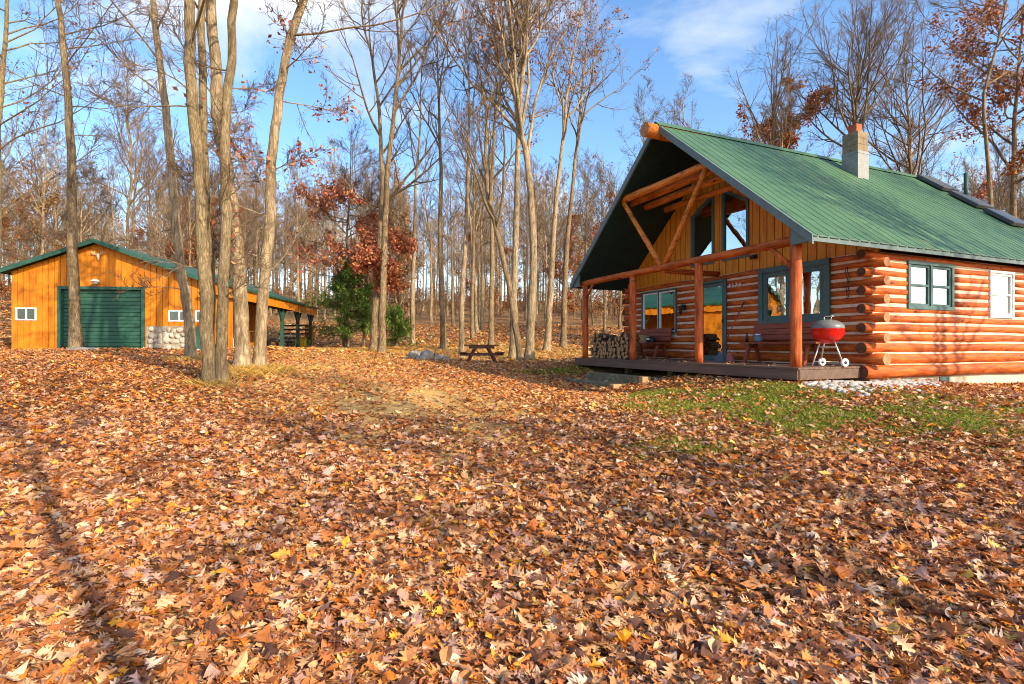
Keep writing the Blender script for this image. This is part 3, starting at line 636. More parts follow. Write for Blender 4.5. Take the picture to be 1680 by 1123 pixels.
t = local_thing('bottle', 'dark bottle on the left end of the bench by the corner post', 'bottle', 1.3, 2.28, .462)
m = MB(); m.lathe([(0, 0), (.035, 0), (.036, .12), (.014, .17), (.013, .22), (.016, .225), (0, .228)], (0, 0, 0), 14); m.build('body', 'black', t)
# broom and dustpan against the log wall
t = local_thing('broom', 'broom with a red handle leaning on the log wall right of the door', 'broom', 1.38, 3.03)
m = MB(); m.tube([(-.06, .05, .24), (.22, -.33, 1.32)], .013, 10); m.build('handle', 'redpole', t)
m = MB(); m.tube([(.215, -.325, 1.3), (.25, -.37, 1.42)], .016, 10); m.build('grip', 'black', t)
m = MB(); m.prism([(-.10, .23, 0), (-.10, -.06, 0), (-.08, .0, .2), (-.08, .1, .22)], (.05, 0, 0)); m.build('bristles', 'straw', t)
t = local_thing('dustpan', 'faded red dustpan standing beside the broom', 'dustpan', 1.4, 2.86)
m = MB(); m.prism([(-.04, .11, 0), (-.04, -.11, 0), (-.04, -.06, .2), (-.04, .06, .2)], (.012, 0, 0)); m.prism([(-.027, .1, 0), (-.027, .11, 0), (-.027, .06, .2), (-.027, .05, .2)], (.05, 0, 0)); m.prism([(-.027, -.1, 0), (-.027, -.11, 0), (-.027, -.06, .2), (-.027, -.05, .2)], (.05, 0, 0))
m.build('scoop', 'pink', t); m = MB(); m.tube([(-.034, 0, .2), (-.03, 0, .33)], .012, 8); m.build('handle', 'pink', t)
# kettle grill
gl_ = (cw(.75, -.02) )
t = local_thing('kettle_grill', 'round kettle grill with a red bowl, grey lid and three legs on the deck corner', 'grill', .86, .02, 0, 0)
def gw(x, y, z): return (x, y, z)
rb = .27
m = MB(); m.lathe([(0, .42), (.07, .425), (.16, .46), (.235, .53), (.275, .61), (rb, .69), (rb + .008, .695), (rb + .008, .705), (rb - .01, .706)], (0, 0, 0), 36); m.build('bowl', 'redenamel', t)
m = MB(); m.lathe([(rb + .006, .707), (rb + .006, .72), (.275, .75), (.235, .80), (.16, .845), (.07, .868), (0, .872)], (0, 0, 0), 36); ld = m.build('lid', 'greylid', t)
m = MB(); m.tube([(-.0, .07, .862), (0, .07, .925)], .008, 8); m.tube([(0, -.07, .862), (0, -.07, .925)], .008, 8); m.tube([(0, -.105, .93), (0, .105, .93)], .014, 10); m.build('handle', 'chrome', ld)
m = MB(); m.lathe([(0, .335), (.12, .34), (.17, .37), (.172, .372)], (0, 0, 0), 28); m.build('ash_tray', 'alu', t)
lt = Matrix.Rotation(-TH, 3, 'Z')
legs = [(-.31, -.03), (.2, -.13), (.03, .27)]
for k, (x, y) in enumerate(legs):
    q = lt @ Vector((x, y, 0)); p = lt @ Vector((x * .45, y * .45, 0)); z1 = .0 if k == 0 else .07
    m = MB(); m.tube([(p.x, p.y, .47), (q.x, q.y, z1)], .0125, 10); m.build('leg', 'alu', t)
for k in (1, 2):
    x, y = legs[k]; q = lt @ Vector((x * 1.08 + .02, y, 0)); w = MB(); ax = lt @ Vector((.25, -1, 0)).normalized()
    T = Matrix.Translation((q.x, q.y, .075)) @ ax.to_track_quat('Z', 'Y').to_matrix().to_4x4()
    w.lathe([(.03, .018), (.052, .02), (.052, -.02), (.03, -.018)], (0, 0, 0), 20, 0, T); wh = w.build('wheel', 'white', t)
    w = MB(); w.lathe([(.052, .022), (.075, .022), (.075, -.022), (.052, -.022), (.052, .022)], (0, 0, 0), 20, 0, T); w.build('tyre', 'white', wh)
    w = MB(); w.lathe([(0, .026), (.03, .024), (.03, -.024), (0, -.026)], (0, 0, 0), 14, 0, T); w.build('hub', 'black', wh)
a1_ = lt @ Vector((-.28, -.03, 0)); a2_ = lt @ Vector((.2, -.02, 0)); m = MB(); m.tube([(a1_.x, a1_.y, .09), (a2_.x, a2_.y, .08)], .006, 8); m.build('axle', 'alu', t)
# cord hung near the log corner
m = MB()
for s_ in (0, .035):
    m.tube([(B - .1 - .02 * math.sin(i * .9), .22 - s_ + .02 * math.sin(i * 1.3 + s_ * 30), 1.92 - .62 * i / 9) for i in range(10)], .007, 6)
tag(m.build('cord', 'black', None, cw(0, 0), TH), 'black cord hanging in a loop from the log wall near the corner', 'cord')
# firewood stack: every split log
rng = random.Random(11)
m = MB(); r = .075; prof = [(r * math.cos(a), r * math.sin(a)) for a in np.linspace(-.2, math.pi + .2, 8)]
m.prism([(-.2, y, z - .03) for y, z in prof], (.4, 0, 0)); 
me_fw = None; nlog = 0
for row in range(7):
    for k in range(15):
        u = 7.02 - k * .135 - (row % 2) * .065 + rng.uniform(-.02, .02); z = .06 + row * .1 + rng.uniform(-.012, .012)
        if row >= 5 and rng.random() < (.4 if row == 5 else .75): continue
        if u < 5.15: continue
        if nlog < 6:
            mm = MB(); rr = rng.uniform(.05, .078); kind = nlog % 3
            an = np.linspace(-.25, math.pi + .25, 8) if kind == 0 else (np.linspace(0, 2 * math.pi, 11)[:-1] if kind == 1 else np.linspace(.2, math.pi * .75, 6))
            pr = [(rr * math.cos(a) * rng.uniform(.9, 1.1), rr * math.sin(a) * rng.uniform(.85, 1.1)) for a in an] + ([(0, -.05)] if kind == 2 else [])
            n0 = len(pr); mm.prism([(-.2, y, z_ ) for y, z_ in pr], (.4, 0, 0), 1); mm.M[0] = 0; mm.M[1] = 0
            o = mm.build('firewood_log', ['splitwood', 'firebark']); tag(o, 'split log in the firewood stack between the two far porch posts', 'firewood', 'firewood logs stacked on the porch'); KIDS.setdefault('fw', []).append(o)
        else:
            o = KIDS['fw'][rng.randrange(6)].copy(); C.objects.link(o)
        o.location = cw(.32 + rng.uniform(-.04, .04), u, z); o.rotation_euler = (rng.uniform(-.03, .03) + rng.choice((0, 1.2, 2.4, 3.5, 5)), rng.uniform(-.05, .05), TH + rng.uniform(-.06, .06)); nlog += 1

# porch steps of landscape timbers
t = thing('porch_steps', 'two weathered mossy timber steps leading up to the deck', 'steps', cw(-.3, 4.6, -.45), TH)
m = MB(); m.box(-.42, -.28, -1.0, 1.35, -.14, .1); m.box(-.28, .1, -1.0, 1.35, -.1, .07); m.build('step', 'timber', t, bevel=.015)
m = MB(); m.box(-1.02, -.88, -.7, 1.75, -.32, -.08); m.box(-.88, -.42, -.7, 1.75, -.3, -.09); m.build('step', 'timber', t, bevel=.015)
m = MB(); m.box(-.43, -.2, -1.16, -1.02, -.1, .1); m.build('end_block', 'rawwood', t, bevel=.01)
m = MB(); m.box(-1.03, -.8, -.86, -.72, -.4, -.08); m.build('end_block', 'rawwood', t, bevel=.01)
m = MB(); m.box(-1.62, -1.5, -.5, 2.1, -.5, -.2); m.build('edging', 'timber', t, bevel=.012)

# white stone strip beside the deck: loose stones
rng = random.Random(3); m = MB()
for k in range(1500):
    s = rng.random(); v = -.25 + 3.4 * s; u = -.3 - abs(rng.gauss(0, .34)) * (1.15 - .6 * s); p = cw(v, u); r = rng.uniform(.02, .05)
    m.blob((p.x, p.y, hz(p.x, p.y) + r * .45), (r * 1.3, r, r * .75), rng, 0, 6, 4)
M['whitestone'] = grain('white_gravel', [(0.26, 0.24, 0.22), (0.52, 0.49, 0.46)], (1, 1, 1), 3, 0.8, 0)
tag(m.build('white_gravel', 'whitestone'), 'strip of white stones along the cabin corner by the deck', 'gravel', kind='stuff')

# ------------------------------------------------------------------ garage (local x = along the front, y = back)
GA = R(6); GX0, GY0, GZ0 = -17.62, 18.5, CAMH - .2
gar = thing('garage', 'orange board garage with a green roll up door and a carport', 'garage', (GX0, GY0, GZ0), GA)
def gwld(x, y, z=0): return Vector((GX0 + math.cos(GA) * x - math.sin(GA) * y, GY0 + math.sin(GA) * x + math.cos(GA) * y, GZ0 + z))
PK, ZP, GE0, GE1, GD = 2.855, 3.92, -.352, 6.62, 14.6
gsl = (ZP - 2.74) / (PK - GE0)
def gz(x): return ZP - gsl * abs(x - PK)
def fwall(x0, x1, z0): return [(x0, z0), (x1, z0)]
def boards(m, x0, x1, holes, w=.2, y0=-.02, y1=.0):
    x = x0
    while x < x1 - .01:
        xe = min(x + w, x1); cuts = [x] + sorted(h for q in holes for h in (q[0], q[1]) if x < h < xe - .016) + [xe - .016]
        for c0, c1 in zip(cuts, cuts[1:]):
            if c1 - c0 < .003: continue
            mid = (c0 + c1) / 2; hs = [q for q in holes if q[0] <= mid <= q[1]]; zz = [(-.35, None)]
            for q in hs: zz = [s for (a, b) in zz for s in ((a, min(q[2], b) if b is not None else q[2]), (max(a, q[3]), b)) if s[1] is None or s[1] - s[0] > .01]
            for a, b in zz:
                t0, t1 = (gz(c0) - .1, gz(c1) - .1) if b is None else (b, b)
                m.prism([(c0, y0, a), (c1, y0, a), (c1, y0, t1), (c0, y0, t0)], (0, y1 - y0, 0))
        x = xe
    return m
ghole = [(1.50, 4.39, -.4, 2.27), (.137, .81, 1.05, 1.5), (5.2, 5.94, 1.03, 1.44), (6.12, 6.36, 1.03, 1.44)]
m = boards(MB(), 0, 6.45, ghole); gw_ = m.build('front_wall', 'orange', gar)
m = MB(); m.box(0, .06, .002, 11.5, -.35, 2.55); m.box(4.45, 4.5, 2.4, 11.5, -.35, 3.1); m.box(0, 4.5, 11.45, 11.5, -.35, 2.6); m.box(6.39, 6.45, .002, 2.4, -.35, 2.4); m.box(4.5, 6.39, 2.34, 2.4, -.35, 2.6); m.build('side_wall', 'orange', gar)
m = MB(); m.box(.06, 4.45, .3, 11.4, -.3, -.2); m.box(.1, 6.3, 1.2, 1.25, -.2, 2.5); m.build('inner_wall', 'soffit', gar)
# stone base right of the door
rng = random.Random(8); m = MB(); m.box(4.45, 6.12, -.05, -.021, -.35, .86, 1)
for row in range(5):
    x = 4.47 + rng.uniform(0, .1)
    while x < 6.08:
        w = rng.uniform(.12, .38); m.blob((x + w / 2, -.045, -.1 + row * .205 + rng.uniform(-.05, .05)), (w * .52, rng.uniform(.03, .07), rng.uniform(.075, .13)), rng, 0, 9, 6, .2); x += w
m.build('stone_base', ['stone', 'mortar'], gar)
m = MB(); m.box(6.13, 6.44, -.05, -.021, -.35, .82); m.build('green_panel', 'greendoor', gar)
# roll up door
m = MB(); a, b, z1 = 1.50, 4.39, 2.27
m.box(a, a + .11, -.05, .16, -.3, z1); m.box(b - .11, b, -.05, .16, -.3, z1); m.box(a + .11, b - .11, -.05, .16, z1 - .11, z1)
gd = m.build('garage_door', 'greendoor', gar, bevel=.006)
m = MB(); z = -.02
while z < z1 - .13:
    h = min(.136, z1 - .115 - z); m.prism([(a + .12, .1, z), (a + .12, .075, z + .02), (a + .12, .075, z + h - .02), (a + .12, .1, z + h)], (b - a - .24, 0, 0)); z += .136
m.build('door_slats', 'greendoor', gd); m = MB(); m.box(a + .12, b - .12, .06, .105, -.1, -.025); m.build('bottom_rail', 'silver', gd)
def gwin(x0, x1, z0, z1, n):
    m = MB(); t_ = .045; m.box(x0, x1, -.045, .02, z0, z0 + t_); m.box(x0, x1, -.045, .02, z1 - t_, z1); m.box(x0, x0 + t_, -.045, .02, z0 + t_, z1 - t_); m.box(x1 - t_, x1, -.045, .02, z0 + t_, z1 - t_)
    if n > 1: m.box((x0 + x1) / 2 - .02, (x0 + x1) / 2 + .02, -.04, .02, z0 + t_, z1 - t_)
    r_ = m.build('window', 'white', gar); g = MB(); g.box(x0 + .04, x1 - .04, -.015, -.009, z0 + .04, z1 - .04); g.build('pane', 'glass_dim', r_); return r_
gwin(.137, .81, 1.05, 1.5, 2)
for (x0, x1, n) in ((5.2, 5.94, 2), (6.12, 6.36, 1)):
    r_ = gwin(x0, x1, 1.03, 1.44, n); m = MB(); m.box(x0 + .05, x1 - .05, .03, .04, 1.06, 1.41); m.build('blind', 'blind', r_)
# roof
m = MB(); nrm = .07
for xe in (GE0, GE1):
    m.prism([(PK, -.28, ZP), (xe, -.28, gz(xe)), (xe, -.28, gz(xe) - .05), (PK, -.28, ZP - .05)], (0, GD + .5, 0))
grf = m.build('roof', 'roof_dark', gar)
for xe in (GE0, GE1):
    m = MB(); m.prism([(PK, -.32, ZP + .02), (xe, -.32, gz(xe) + .02), (xe, -.32, gz(xe) - .13), (PK, -.32, ZP - .13)], (0, .035, 0)); m.build('rake_board', 'greendoor', grf)
m = MB()
y = -.25
while y < GD + .1:
    m.box(GE1 - .02, GE1, y, min(y + .19, GD + .2), gz(GE1) - .47, gz(GE1) - .06); y += .2
m.build('eave_board', 'orange', grf)
m = MB(); m.box(GE1 - .005, GE1 + .09, -.3, GD + .2, gz(GE1) - .06, gz(GE1) + .03); m.build('gutter', 'roof_dark', grf)
m = MB()
for k in range(16):
    y = .3 + k * .95; m.box(4.5, GE1 - .03, y, y + .05, gz(GE1) - .2, gz(GE1) - .07, 0, Matrix.Translation((0, 0, 0)))
m.build('rafters', 'room', grf)
for y in (.35, 3.3, 6.0, 8.65, 11.4, 14.1):
    m = MB(); m.box(GE1 - .3, GE1 - .14, y - .08, y + .08, -.35, gz(GE1) - .46); p_ = m.build('carport_post', 'greenpost', gar, bevel=.006)
    m = MB(); m.prism([(GE1 - .26, y - .68, gz(GE1) - .46), (GE1 - .26, y - .56, gz(GE1) - .46), (GE1 - .26, y - .08, gz(GE1) - .98), (GE1 - .26, y - .08, gz(GE1) - 1.12)], (.08, 0, 0)); m.build('knee_brace', 'greenpost', p_)
    m = MB(); m.prism([(GE1 - .26, y + .68, gz(GE1) - .46), (GE1 - .26, y + .56, gz(GE1) - .46), (GE1 - .26, y + .08, gz(GE1) - .98), (GE1 - .26, y + .08, gz(GE1) - 1.12)], (.08, 0, 0)); m.build('knee_brace', 'greenpost', p_)
m = MB()
for k in range(5): m.tube([(4.55, 14.35, .35 + k * .26), (6.2, 14.33, .35 + k * .26)], .05, 8)
m.build('rail', 'firebark', gar)
m = MB()
for k in range(9): m.box(5.95, 6.55, 14.42, 14.47, -.3 + k * .19, -.12 + k * .19)
m.build('end_boards', 'orange', gar)
# yard lamp and antlers
t = MB(); t.tube([(2.86, -.02, 2.42), (2.86, -.12, 2.42)], .05, 10); t.lathe([(0, .06), (.08, .05), (.15, 0), (.15, -.015), (.09, -.02), (.08, -.09), (0, -.1)], (2.86, -.22, 2.44), 18); t.build('gable_lamp', 'white', gar)
t = MB()
for sg in (-1, 1):
    t.tube([(2.86, -.04, 3.38), (2.86 + sg * .13, -.1, 3.42), (2.86 + sg * .2, -.12, 3.52)], [.02, .016, .006], 7)
    t.tube([(2.86 + sg * .09, -.08, 3.41), (2.86 + sg * .1, -.12, 3.52)], [.014, .005], 6); t.tube([(2.86 + sg * .15, -.11, 3.44), (2.86 + sg * .27, -.14, 3.46)], [.012, .005], 6)
t.lathe([(0, .1), (.06, .07), (.05, -.04), (.025, -.16), (0, -.17)], (2.86, -.06, 3.36), 10); t.build('antlers', 'footing', gar)
# things under the carport
p = gwld(6.0, 13.4); t = thing('storage_crate', 'yellow crate under the carport at the rear post', 'crate', (p.x, p.y, hz(p.x, p.y)), GA)
m = MB(); m.box(-.28, .28, -.24, .24, 0, .55); m.box(-.3, .3, -.26, .26, .44, .52); m.build('body', 'yellow', t, bevel=.015); m = MB(); m.box(-.31, .31, -.27, .27, .552, .6); m.build('lid', 'yellow', t, bevel=.01)
p = gwld(6.0, 10.2); t = thing('bicycle', 'dark bicycle parked crosswise under the carport roof', 'bicycle', (p.x, p.y, hz(p.x, p.y)), GA + .25)
for x in (-.5, .5):
    w = MB(); w.tube([(x + .32 * math.cos(a), 0, .33 + .32 * math.sin(a)) for a in np.linspace(0, 2 * math.pi, 25)], .02, 6, 0, False); w.tube([(x, -.04, .33), (x, .04, .33)], .03, 8)
    for a in np.linspace(0, 2 * math.pi, 9)[:-1]: w.tube([(x, 0, .33), (x + .31 * math.cos(a), 0, .33 + .31 * math.sin(a))], .004, 4)
    w.build('wheel', 'black', t)
m = MB()
for a, b in (((-.5, 0, .33), (-.15, 0, .75)), ((-.15, 0, .75), (.35, 0, .8)), ((.35, 0, .82), (-.05, 0, .33)), ((-.05, 0, .33), (-.17, 0, .82)), ((-.5, 0, .33), (-.05, 0, .33)), ((.33, 0, .92), (.5, 0, .33))): m.tube([a, b], .018, 8)
m.build('frame', 'silver', t); m = MB(); m.tube([(-.28, 0, .86), (-.06, 0, .85)], [.06, .025], 8); m.build('saddle', 'black', t); m = MB(); m.tube([(.28, -.28, 1.0), (.33, 0, .93), (.28, .28, 1.0)], .014, 8); m.build('handlebar', 'black', t)
p = gwld(5.3, 7.0); t = thing('workbench', 'dark wooden workbench under the carport beside the garage wall', 'workbench', (p.x, p.y, hz(p.x, p.y)), GA)
m = MB(); m.box(-.4, .4, -.9, .9, .82, .88); m.build('top', 'room', t)
for x in (-.34, .34):
    for y in (-.8, .8): m = MB(); m.box(x - .04, x + .04, y - .04, y + .04, 0, .82); m.build('leg', 'room', t)
p = gwld(5.7, 3.7); t = thing('cooler', 'white cooler box standing by the front of the carport', 'cooler', (p.x, p.y, hz(p.x, p.y)), GA)
m = MB(); m.box(-.3, .3, -.22, .22, 0, .36); m.build('body', 'white', t, bevel=.02); m = MB(); m.box(-.31, .31, -.23, .23, .365, .43); m.build('lid', 'white', t, bevel=.02)
rng = random.Random(5)
lb = 'short round log lying in the low pile under the carport'
fk = KIDS['fw'][1]
for row in range(3):
    for k in range(9 - row):
        o = fk.copy(); C.objects.link(o); p = gwld(5.9, 8.9 + k * .16 + row * .08, 0); o.location = (p.x, p.y, hz(p.x, p.y) + .07 + row * .13); o.rotation_euler = (rng.uniform(0, 6), 0, GA); o['label'] = lb; o['group'] = 'logs piled under the carport'

# ------------------------------------------------------------------ picnic table, fire ring
p = px(790, 597, 20); t = thing('picnic_table', 'dark red picnic table standing at the edge of the woods', 'picnic table', (p.x, p.y, hz(p.x, p.y)), R(8)); t.scale = (.9, .9, .95)
m = MB()
for k in range(5): y = -.38 + k * .152; m.box(-.74 + .12 * abs(k - 2) * .8, .74 - .12 * abs(k - 2) * .8, y, y + .143, .71, .755)
T90 = R(90)
m.build('tabletop', 'darkred', t, bevel=.006)
for sx in (-1, 1):
    m = MB(); x = sx * .78; 
    for k in range(2): m.box(x - .15 + k * .152, x - .007 + k * .152, -.6, .6, .42, .46)
    m.build('seat', 'darkred', t, bevel=.006)
for sy in (-.42, .42):
    for sx in (-1, 1):
        m = MB(); m.prism([(sx * .22 - .05, sy - .02, .71), (sx * .22 + .05, sy - .02, .71), (sx * .62 + .05, sy - .02, 0), (sx * .62 - .05, sy - .02, 0)], (0, .04, 0)); m.build('leg', 'darkred', t)
    m = MB(); m.box(-.9, .9, sy + .022, sy + .06, .32, .418); m.build('seat_beam', 'darkred', t); m = MB(); m.box(-.5, .5, sy + .022, sy + .06, .6, .708); m.build('top_beam', 'darkred', t)
rng = random.Random(21)
kinds = ['long pale grey rock at the left of the fire ring', 'largest flat topped grey rock of the fire ring', 'grey rock at the back of the fire ring', 'small rounded rock at the right end of the fire ring', 'low grey rock in front of the fire ring', 'grey rock beside the leaning stick in the fire ring', 'small pale rock right of the stick']
for k, (x, y, d, a, b, c) in enumerate([(679, 590, 19.8, .3, .2, .17), (700, 590, 19.7, .42, .26, .2), (690, 588, 20.6, .25, .2, .16), (732, 590, 20.0, .2, .16, .11), (690, 594, 19.2, .22, .15, .09), (716, 590, 20.1, .24, .18, .13), (724, 589, 20.6, .16, .14, .12)]):
    p = px(x, y, d); m = MB(); a, b, c = a * .78, b * .78, c * 1.25; m.blob((0, 0, 0), (a, b, c), rng, 0, 12, 8, .24)
    tag(m.build('rock', 'greystone', None, (p.x, p.y, hz(p.x, p.y) + c * .45), rng.uniform(0, 3)), kinds[k], 'rock', 'rocks of the fire ring')
p = px(709, 592, 20); m = MB(); m.tube([(0, 0, -.05), (.12, .05, .35), (.17, .05, .6), (.2, .1, .8)], [.03, .025, .018, .006], 7); m.tube([(.12, .05, .35), (.0, .02, .6)], [.014, .005], 6)
tag(m.build('stick', 'twig', None, (p.x, p.y, hz(p.x, p.y))), 'forked stick standing up among the fire ring rocks', 'stick')
p = px(135, 577, 17.2); m = MB(); m.blob((0, 0, 0), (.55, .3, .09), rng, 0, 12, 6, .12); tag(m.build('rock', 'greystone', None, (p.x, p.y, hz(p.x, p.y) + .02)), 'flat pale stone in the leaves before the garage wall', 'rock')

# ------------------------------------------------------------------ trees
def tubes(P, Rr, S, rot0=None):
    """P (N,K,3), Rr (N,K) -> verts, quads"""
    N, K, _ = P.shape; T = np.empty_like(P); T[:, 1:-1] = P[:, 2:] - P[:, :-2]; T[:, 0] = P[:, 1] - P[:, 0]; T[:, -1] = P[:, -1] - P[:, -2]
    T /= np.linalg.norm(T, axis=-1, keepdims=True) + 1e-9
    md = P[:, -1] - P[:, 0]; md /= np.linalg.norm(md, axis=-1, keepdims=True) + 1e-9
    ref = np.where((np.abs(md[:, :1]) < .7), np.array([[1., 0, 0]]), np.array([[0, 1., 0]]))[:, None, :]
    A = np.cross(T, np.broadcast_to(ref, T.shape)); A /= np.linalg.norm(A, axis=-1, keepdims=True) + 1e-9; Bv = np.cross(T, A)
    an = 2 * np.pi * np.arange(S) / S
    V = P[:, :, None] + Rr[:, :, None, None] * (A[:, :, None] * np.cos(an)[None, None, :, None] + Bv[:, :, None] * np.sin(an)[None, None, :, None])
    idx = np.arange(N * K * S).reshape(N, K, S); nxt = np.roll(idx, -1, 2)
    Qd = np.stack([idx[:, :-1], nxt[:, :-1], nxt[:, 1:], idx[:, 1:]], -1).reshape(-1, 4)
    return V.reshape(-1, 3), Qd
def spawn(g, P, Rr, n, t0, t1, ang, ratio, up, wob, K, rmax, rmin, shrink=.6, lmin=.0):
    N, Kp, _ = P.shape; L = np.linalg.norm(np.diff(P, axis=1), axis=-1).sum(1)
    idx = np.repeat(np.arange(N), n); m = len(idx)
    t = t0 + (t1 - t0) * ((np.tile(np.arange(n), N) + g.random(m)) / n)
    f = t * (Kp - 1); i = np.minimum(f.astype(int), Kp - 2); w = (f - i)[:, None]
    a, b = P[idx, i], P[idx, i + 1]; pos = a * (1 - w) + b * w; tg = b - a; tg /= np.linalg.norm(tg, axis=1, keepdims=True) + 1e-9
    pr = Rr[idx, i] * (1 - w[:, 0]) + Rr[idx, i + 1] * w[:, 0]
    q = g.normal(size=(m, 3)); q -= tg * (q * tg).sum(1, keepdims=True); q /= np.linalg.norm(q, axis=1, keepdims=True) + 1e-9
    an = np.radians(g.normal(ang[0], ang[1], m))[:, None]; d = tg * np.cos(an) + q * np.sin(an)
    ln = np.maximum(L[idx] * ratio * (1 - shrink * (t - t0) / max(t1 - t0, 1e-6)) * g.uniform(.55, 1.2, m), lmin)
    out = np.empty((m, K, 3)); out[:, 0] = pos; st = (ln / (K - 1))[:, None]
    for k in range(1, K):
        d = d + wob * g.normal(size=(m, 3)); d[:, 2] += up; d /= np.linalg.norm(d, axis=1, keepdims=True)
        out[:, k] = out[:, k - 1] + d * st
    r0 = np.minimum(np.minimum(pr * .72, rmax), .004 + ln * .017)
    rr = r0[:, None] * (1 - (np.arange(K) / (K - 1))[None] * .82); rr = np.maximum(rr, rmin)
    return out, rr
PAL = {
 'rust': [(.36, .1, .025), (.46, .16, .04), (.28, .07, .022), (.54, .24, .07), (.22, .07, .025)],
 'red': [(.46, .14, .06), (.54, .2, .09), (.35, .085, .045), (.6, .29, .13), (.26, .06, .035)],
 'brown': [(.3, .16, .06), (.38, .21, .08), (.22, .1, .035), (.45, .28, .12)],
 'green': [(.06, .13, .014), (.1, .19, .024), (.16, .26, .035), (.04, .085, .014), (.22, .3, .05)]}
def leaf_cloud(g, tips, n, size, pal, spread=.12, droop=.5, aspect=.55):
    """rhombic leaves scattered on twig points"""
    P = tips[g.integers(0, len(tips), n)] + g.normal(size=(n, 3)) * spread
    d = g.normal(size=(n, 3)); d[:, 2] -= droop; d /= np.linalg.norm(d, axis=1, keepdims=True)
    s = np.cross(d, g.normal(size=(n, 3))); s /= np.linalg.norm(s, axis=1, keepdims=True) + 1e-9
    nn = np.cross(d, s); L = (size * g.uniform(.6, 1.3, n))[:, None]
    V = np.stack([P, P + d * L * .5 + s * L * aspect * .5 + nn * L * .12, P + d * L, P + d * L * .5 - s * L * aspect * .5 + nn * L * .12], 1).reshape(-1, 3)
    i = np.arange(n)[:, None] * 4; T = np.concatenate([i + [0, 1, 2], i + [0, 2, 3]]) if False else None
    Qd = i + np.array([[0, 1, 2, 3]])
    c = np.array(PAL[pal])[g.integers(0, len(PAL[pal]), n)] * g.uniform(.75, 1.25, (n, 1))
    return V, Qd, np.repeat(c, 4, 0)
def make_tree(name, label, cat, group, loc, trunk, tr, seed, bark='bark', spec=None, leaves=None, sides=12, link_it=True):
    """Empty > trunk (stem and limbs), crown (branches, twigs and leaves)"""
    g = np.random.default_rng(seed); s = dict(limbs=16, t0=.42, lang=(48, 12), lrat=.34, lup=.10, br=7, tw=7, tl=4, rl=.09, up=.06, low=0)
    if spec: s.update(spec)
    Pt = np.asarray(trunk, float)[None]; Rt = np.asarray(tr, float)[None]
    vt, qt = tubes(Pt, Rt, sides)
    l1, r1 = spawn(g, Pt, Rt, s['limbs'], s['t0'], .99, s['lang'], s['lrat'], s['lup'], .10, 8, s['rl'], .012, .62)
    if s['low']:
        l1b, r1b = spawn(g, Pt, Rt, s['low'], .12, s['t0'], (75, 14), s['lrat'] * .42, .04, .15, 8, .017, .006, .1); l1 = np.concatenate([l1, l1b]); r1 = np.concatenate([r1, r1b])
    v1, q1 = tubes(l1, r1, 7)
    l2, r2 = spawn(g, l1, r1, s['br'], .22, .98, (42, 14), .42, s['up'], .12, 6, .04, .007, .45, .35)
    l3, r3 = spawn(g, l2, r2, s['tw'], .15, .98, (40, 14), .45, .05, .14, 5, .015, .0045, .4, .22)
    v2, q2 = tubes(l2, r2, 5); v3, q3 = tubes(l3, r3, 3)
    Vc, Qc = [v2, v3], [q2, q3 + len(v2)]; n_ = len(v2) + len(v3)
    if s['tl']:
        l4, r4 = spawn(g, l3, r3, s['tl'], .2, .98, (38, 14), .5, .04, .14, 3, .007, .0032, .3, .15); v4, q4 = tubes(l4, r4, 3); Vc.append(v4); Qc.append(q4 + n_); n_ += len(v4)
        tips = l4.reshape(-1, 3)
    else: tips = l3[:, 1:].reshape(-1, 3)
    root = thing(name, label, cat, loc, 0, group)
    base = Pt[0, 0]
    mt = np_mesh('trunk', np.concatenate([vt, v1]), np.concatenate([qt, q1 + len(vt)]), [], [bark])
    kids = [link('trunk', mt, root)]
    V = np.concatenate(Vc); Qd = np.concatenate(Qc); mi = np.zeros(len(Qd), int); col = np.full((len(V), 3), .2)
    if leaves:
        n, size, pal, sel = leaves; tp = tips
        if sel: tp = tips[(tips[:, 2] > sel[0]) & (tips[:, 2] < sel[1])]; tp = tp if len(tp) > 50 else tips
        # leaves sit in clumps: keep only some stretches of the crown
        k = g.normal(size=(3, 3)) * .9; ph = g.random(3) * 6; dens = sum(np.sin(tp @ k[i] + ph[i]) for i in range(3)); th_ = -1.25 if sel else -.5; tp = tp[dens > th_] if (dens > th_).sum() > 50 else tp
        lv, lq, lc = leaf_cloud(g, tp, n, size, pal); Qd = np.concatenate([Qd, lq + len(V)]); V = np.concatenate([V, lv]); col = np.concatenate([col, lc]); mi = np.concatenate([mi, np.ones(len(lq), int)])
    mc = np_mesh('crown', V, Qd, [], ['twig', 'leaf'], col, mi, smooth=True); kids.append(link('crown', mc, root)); KIDS[root.name] = kids
    return root
def straight(g, H, r0, lean=.02, wob=.10, K=14, flare=1.45):
    z = np.linspace(-.25, H, K); x = np.cumsum(g.normal(0, wob, K)) * .35 + lean * z; y = np.cumsum(g.normal(0, wob, K)) * .35; x -= x[0]; y -= y[0]
    t = np.clip(z / H, 0, 1); r = r0 * (1 - .86 * t ** .9); r[0] *= flare; r[1] *= 1.08
    return np.stack([x, y, z], 1), r
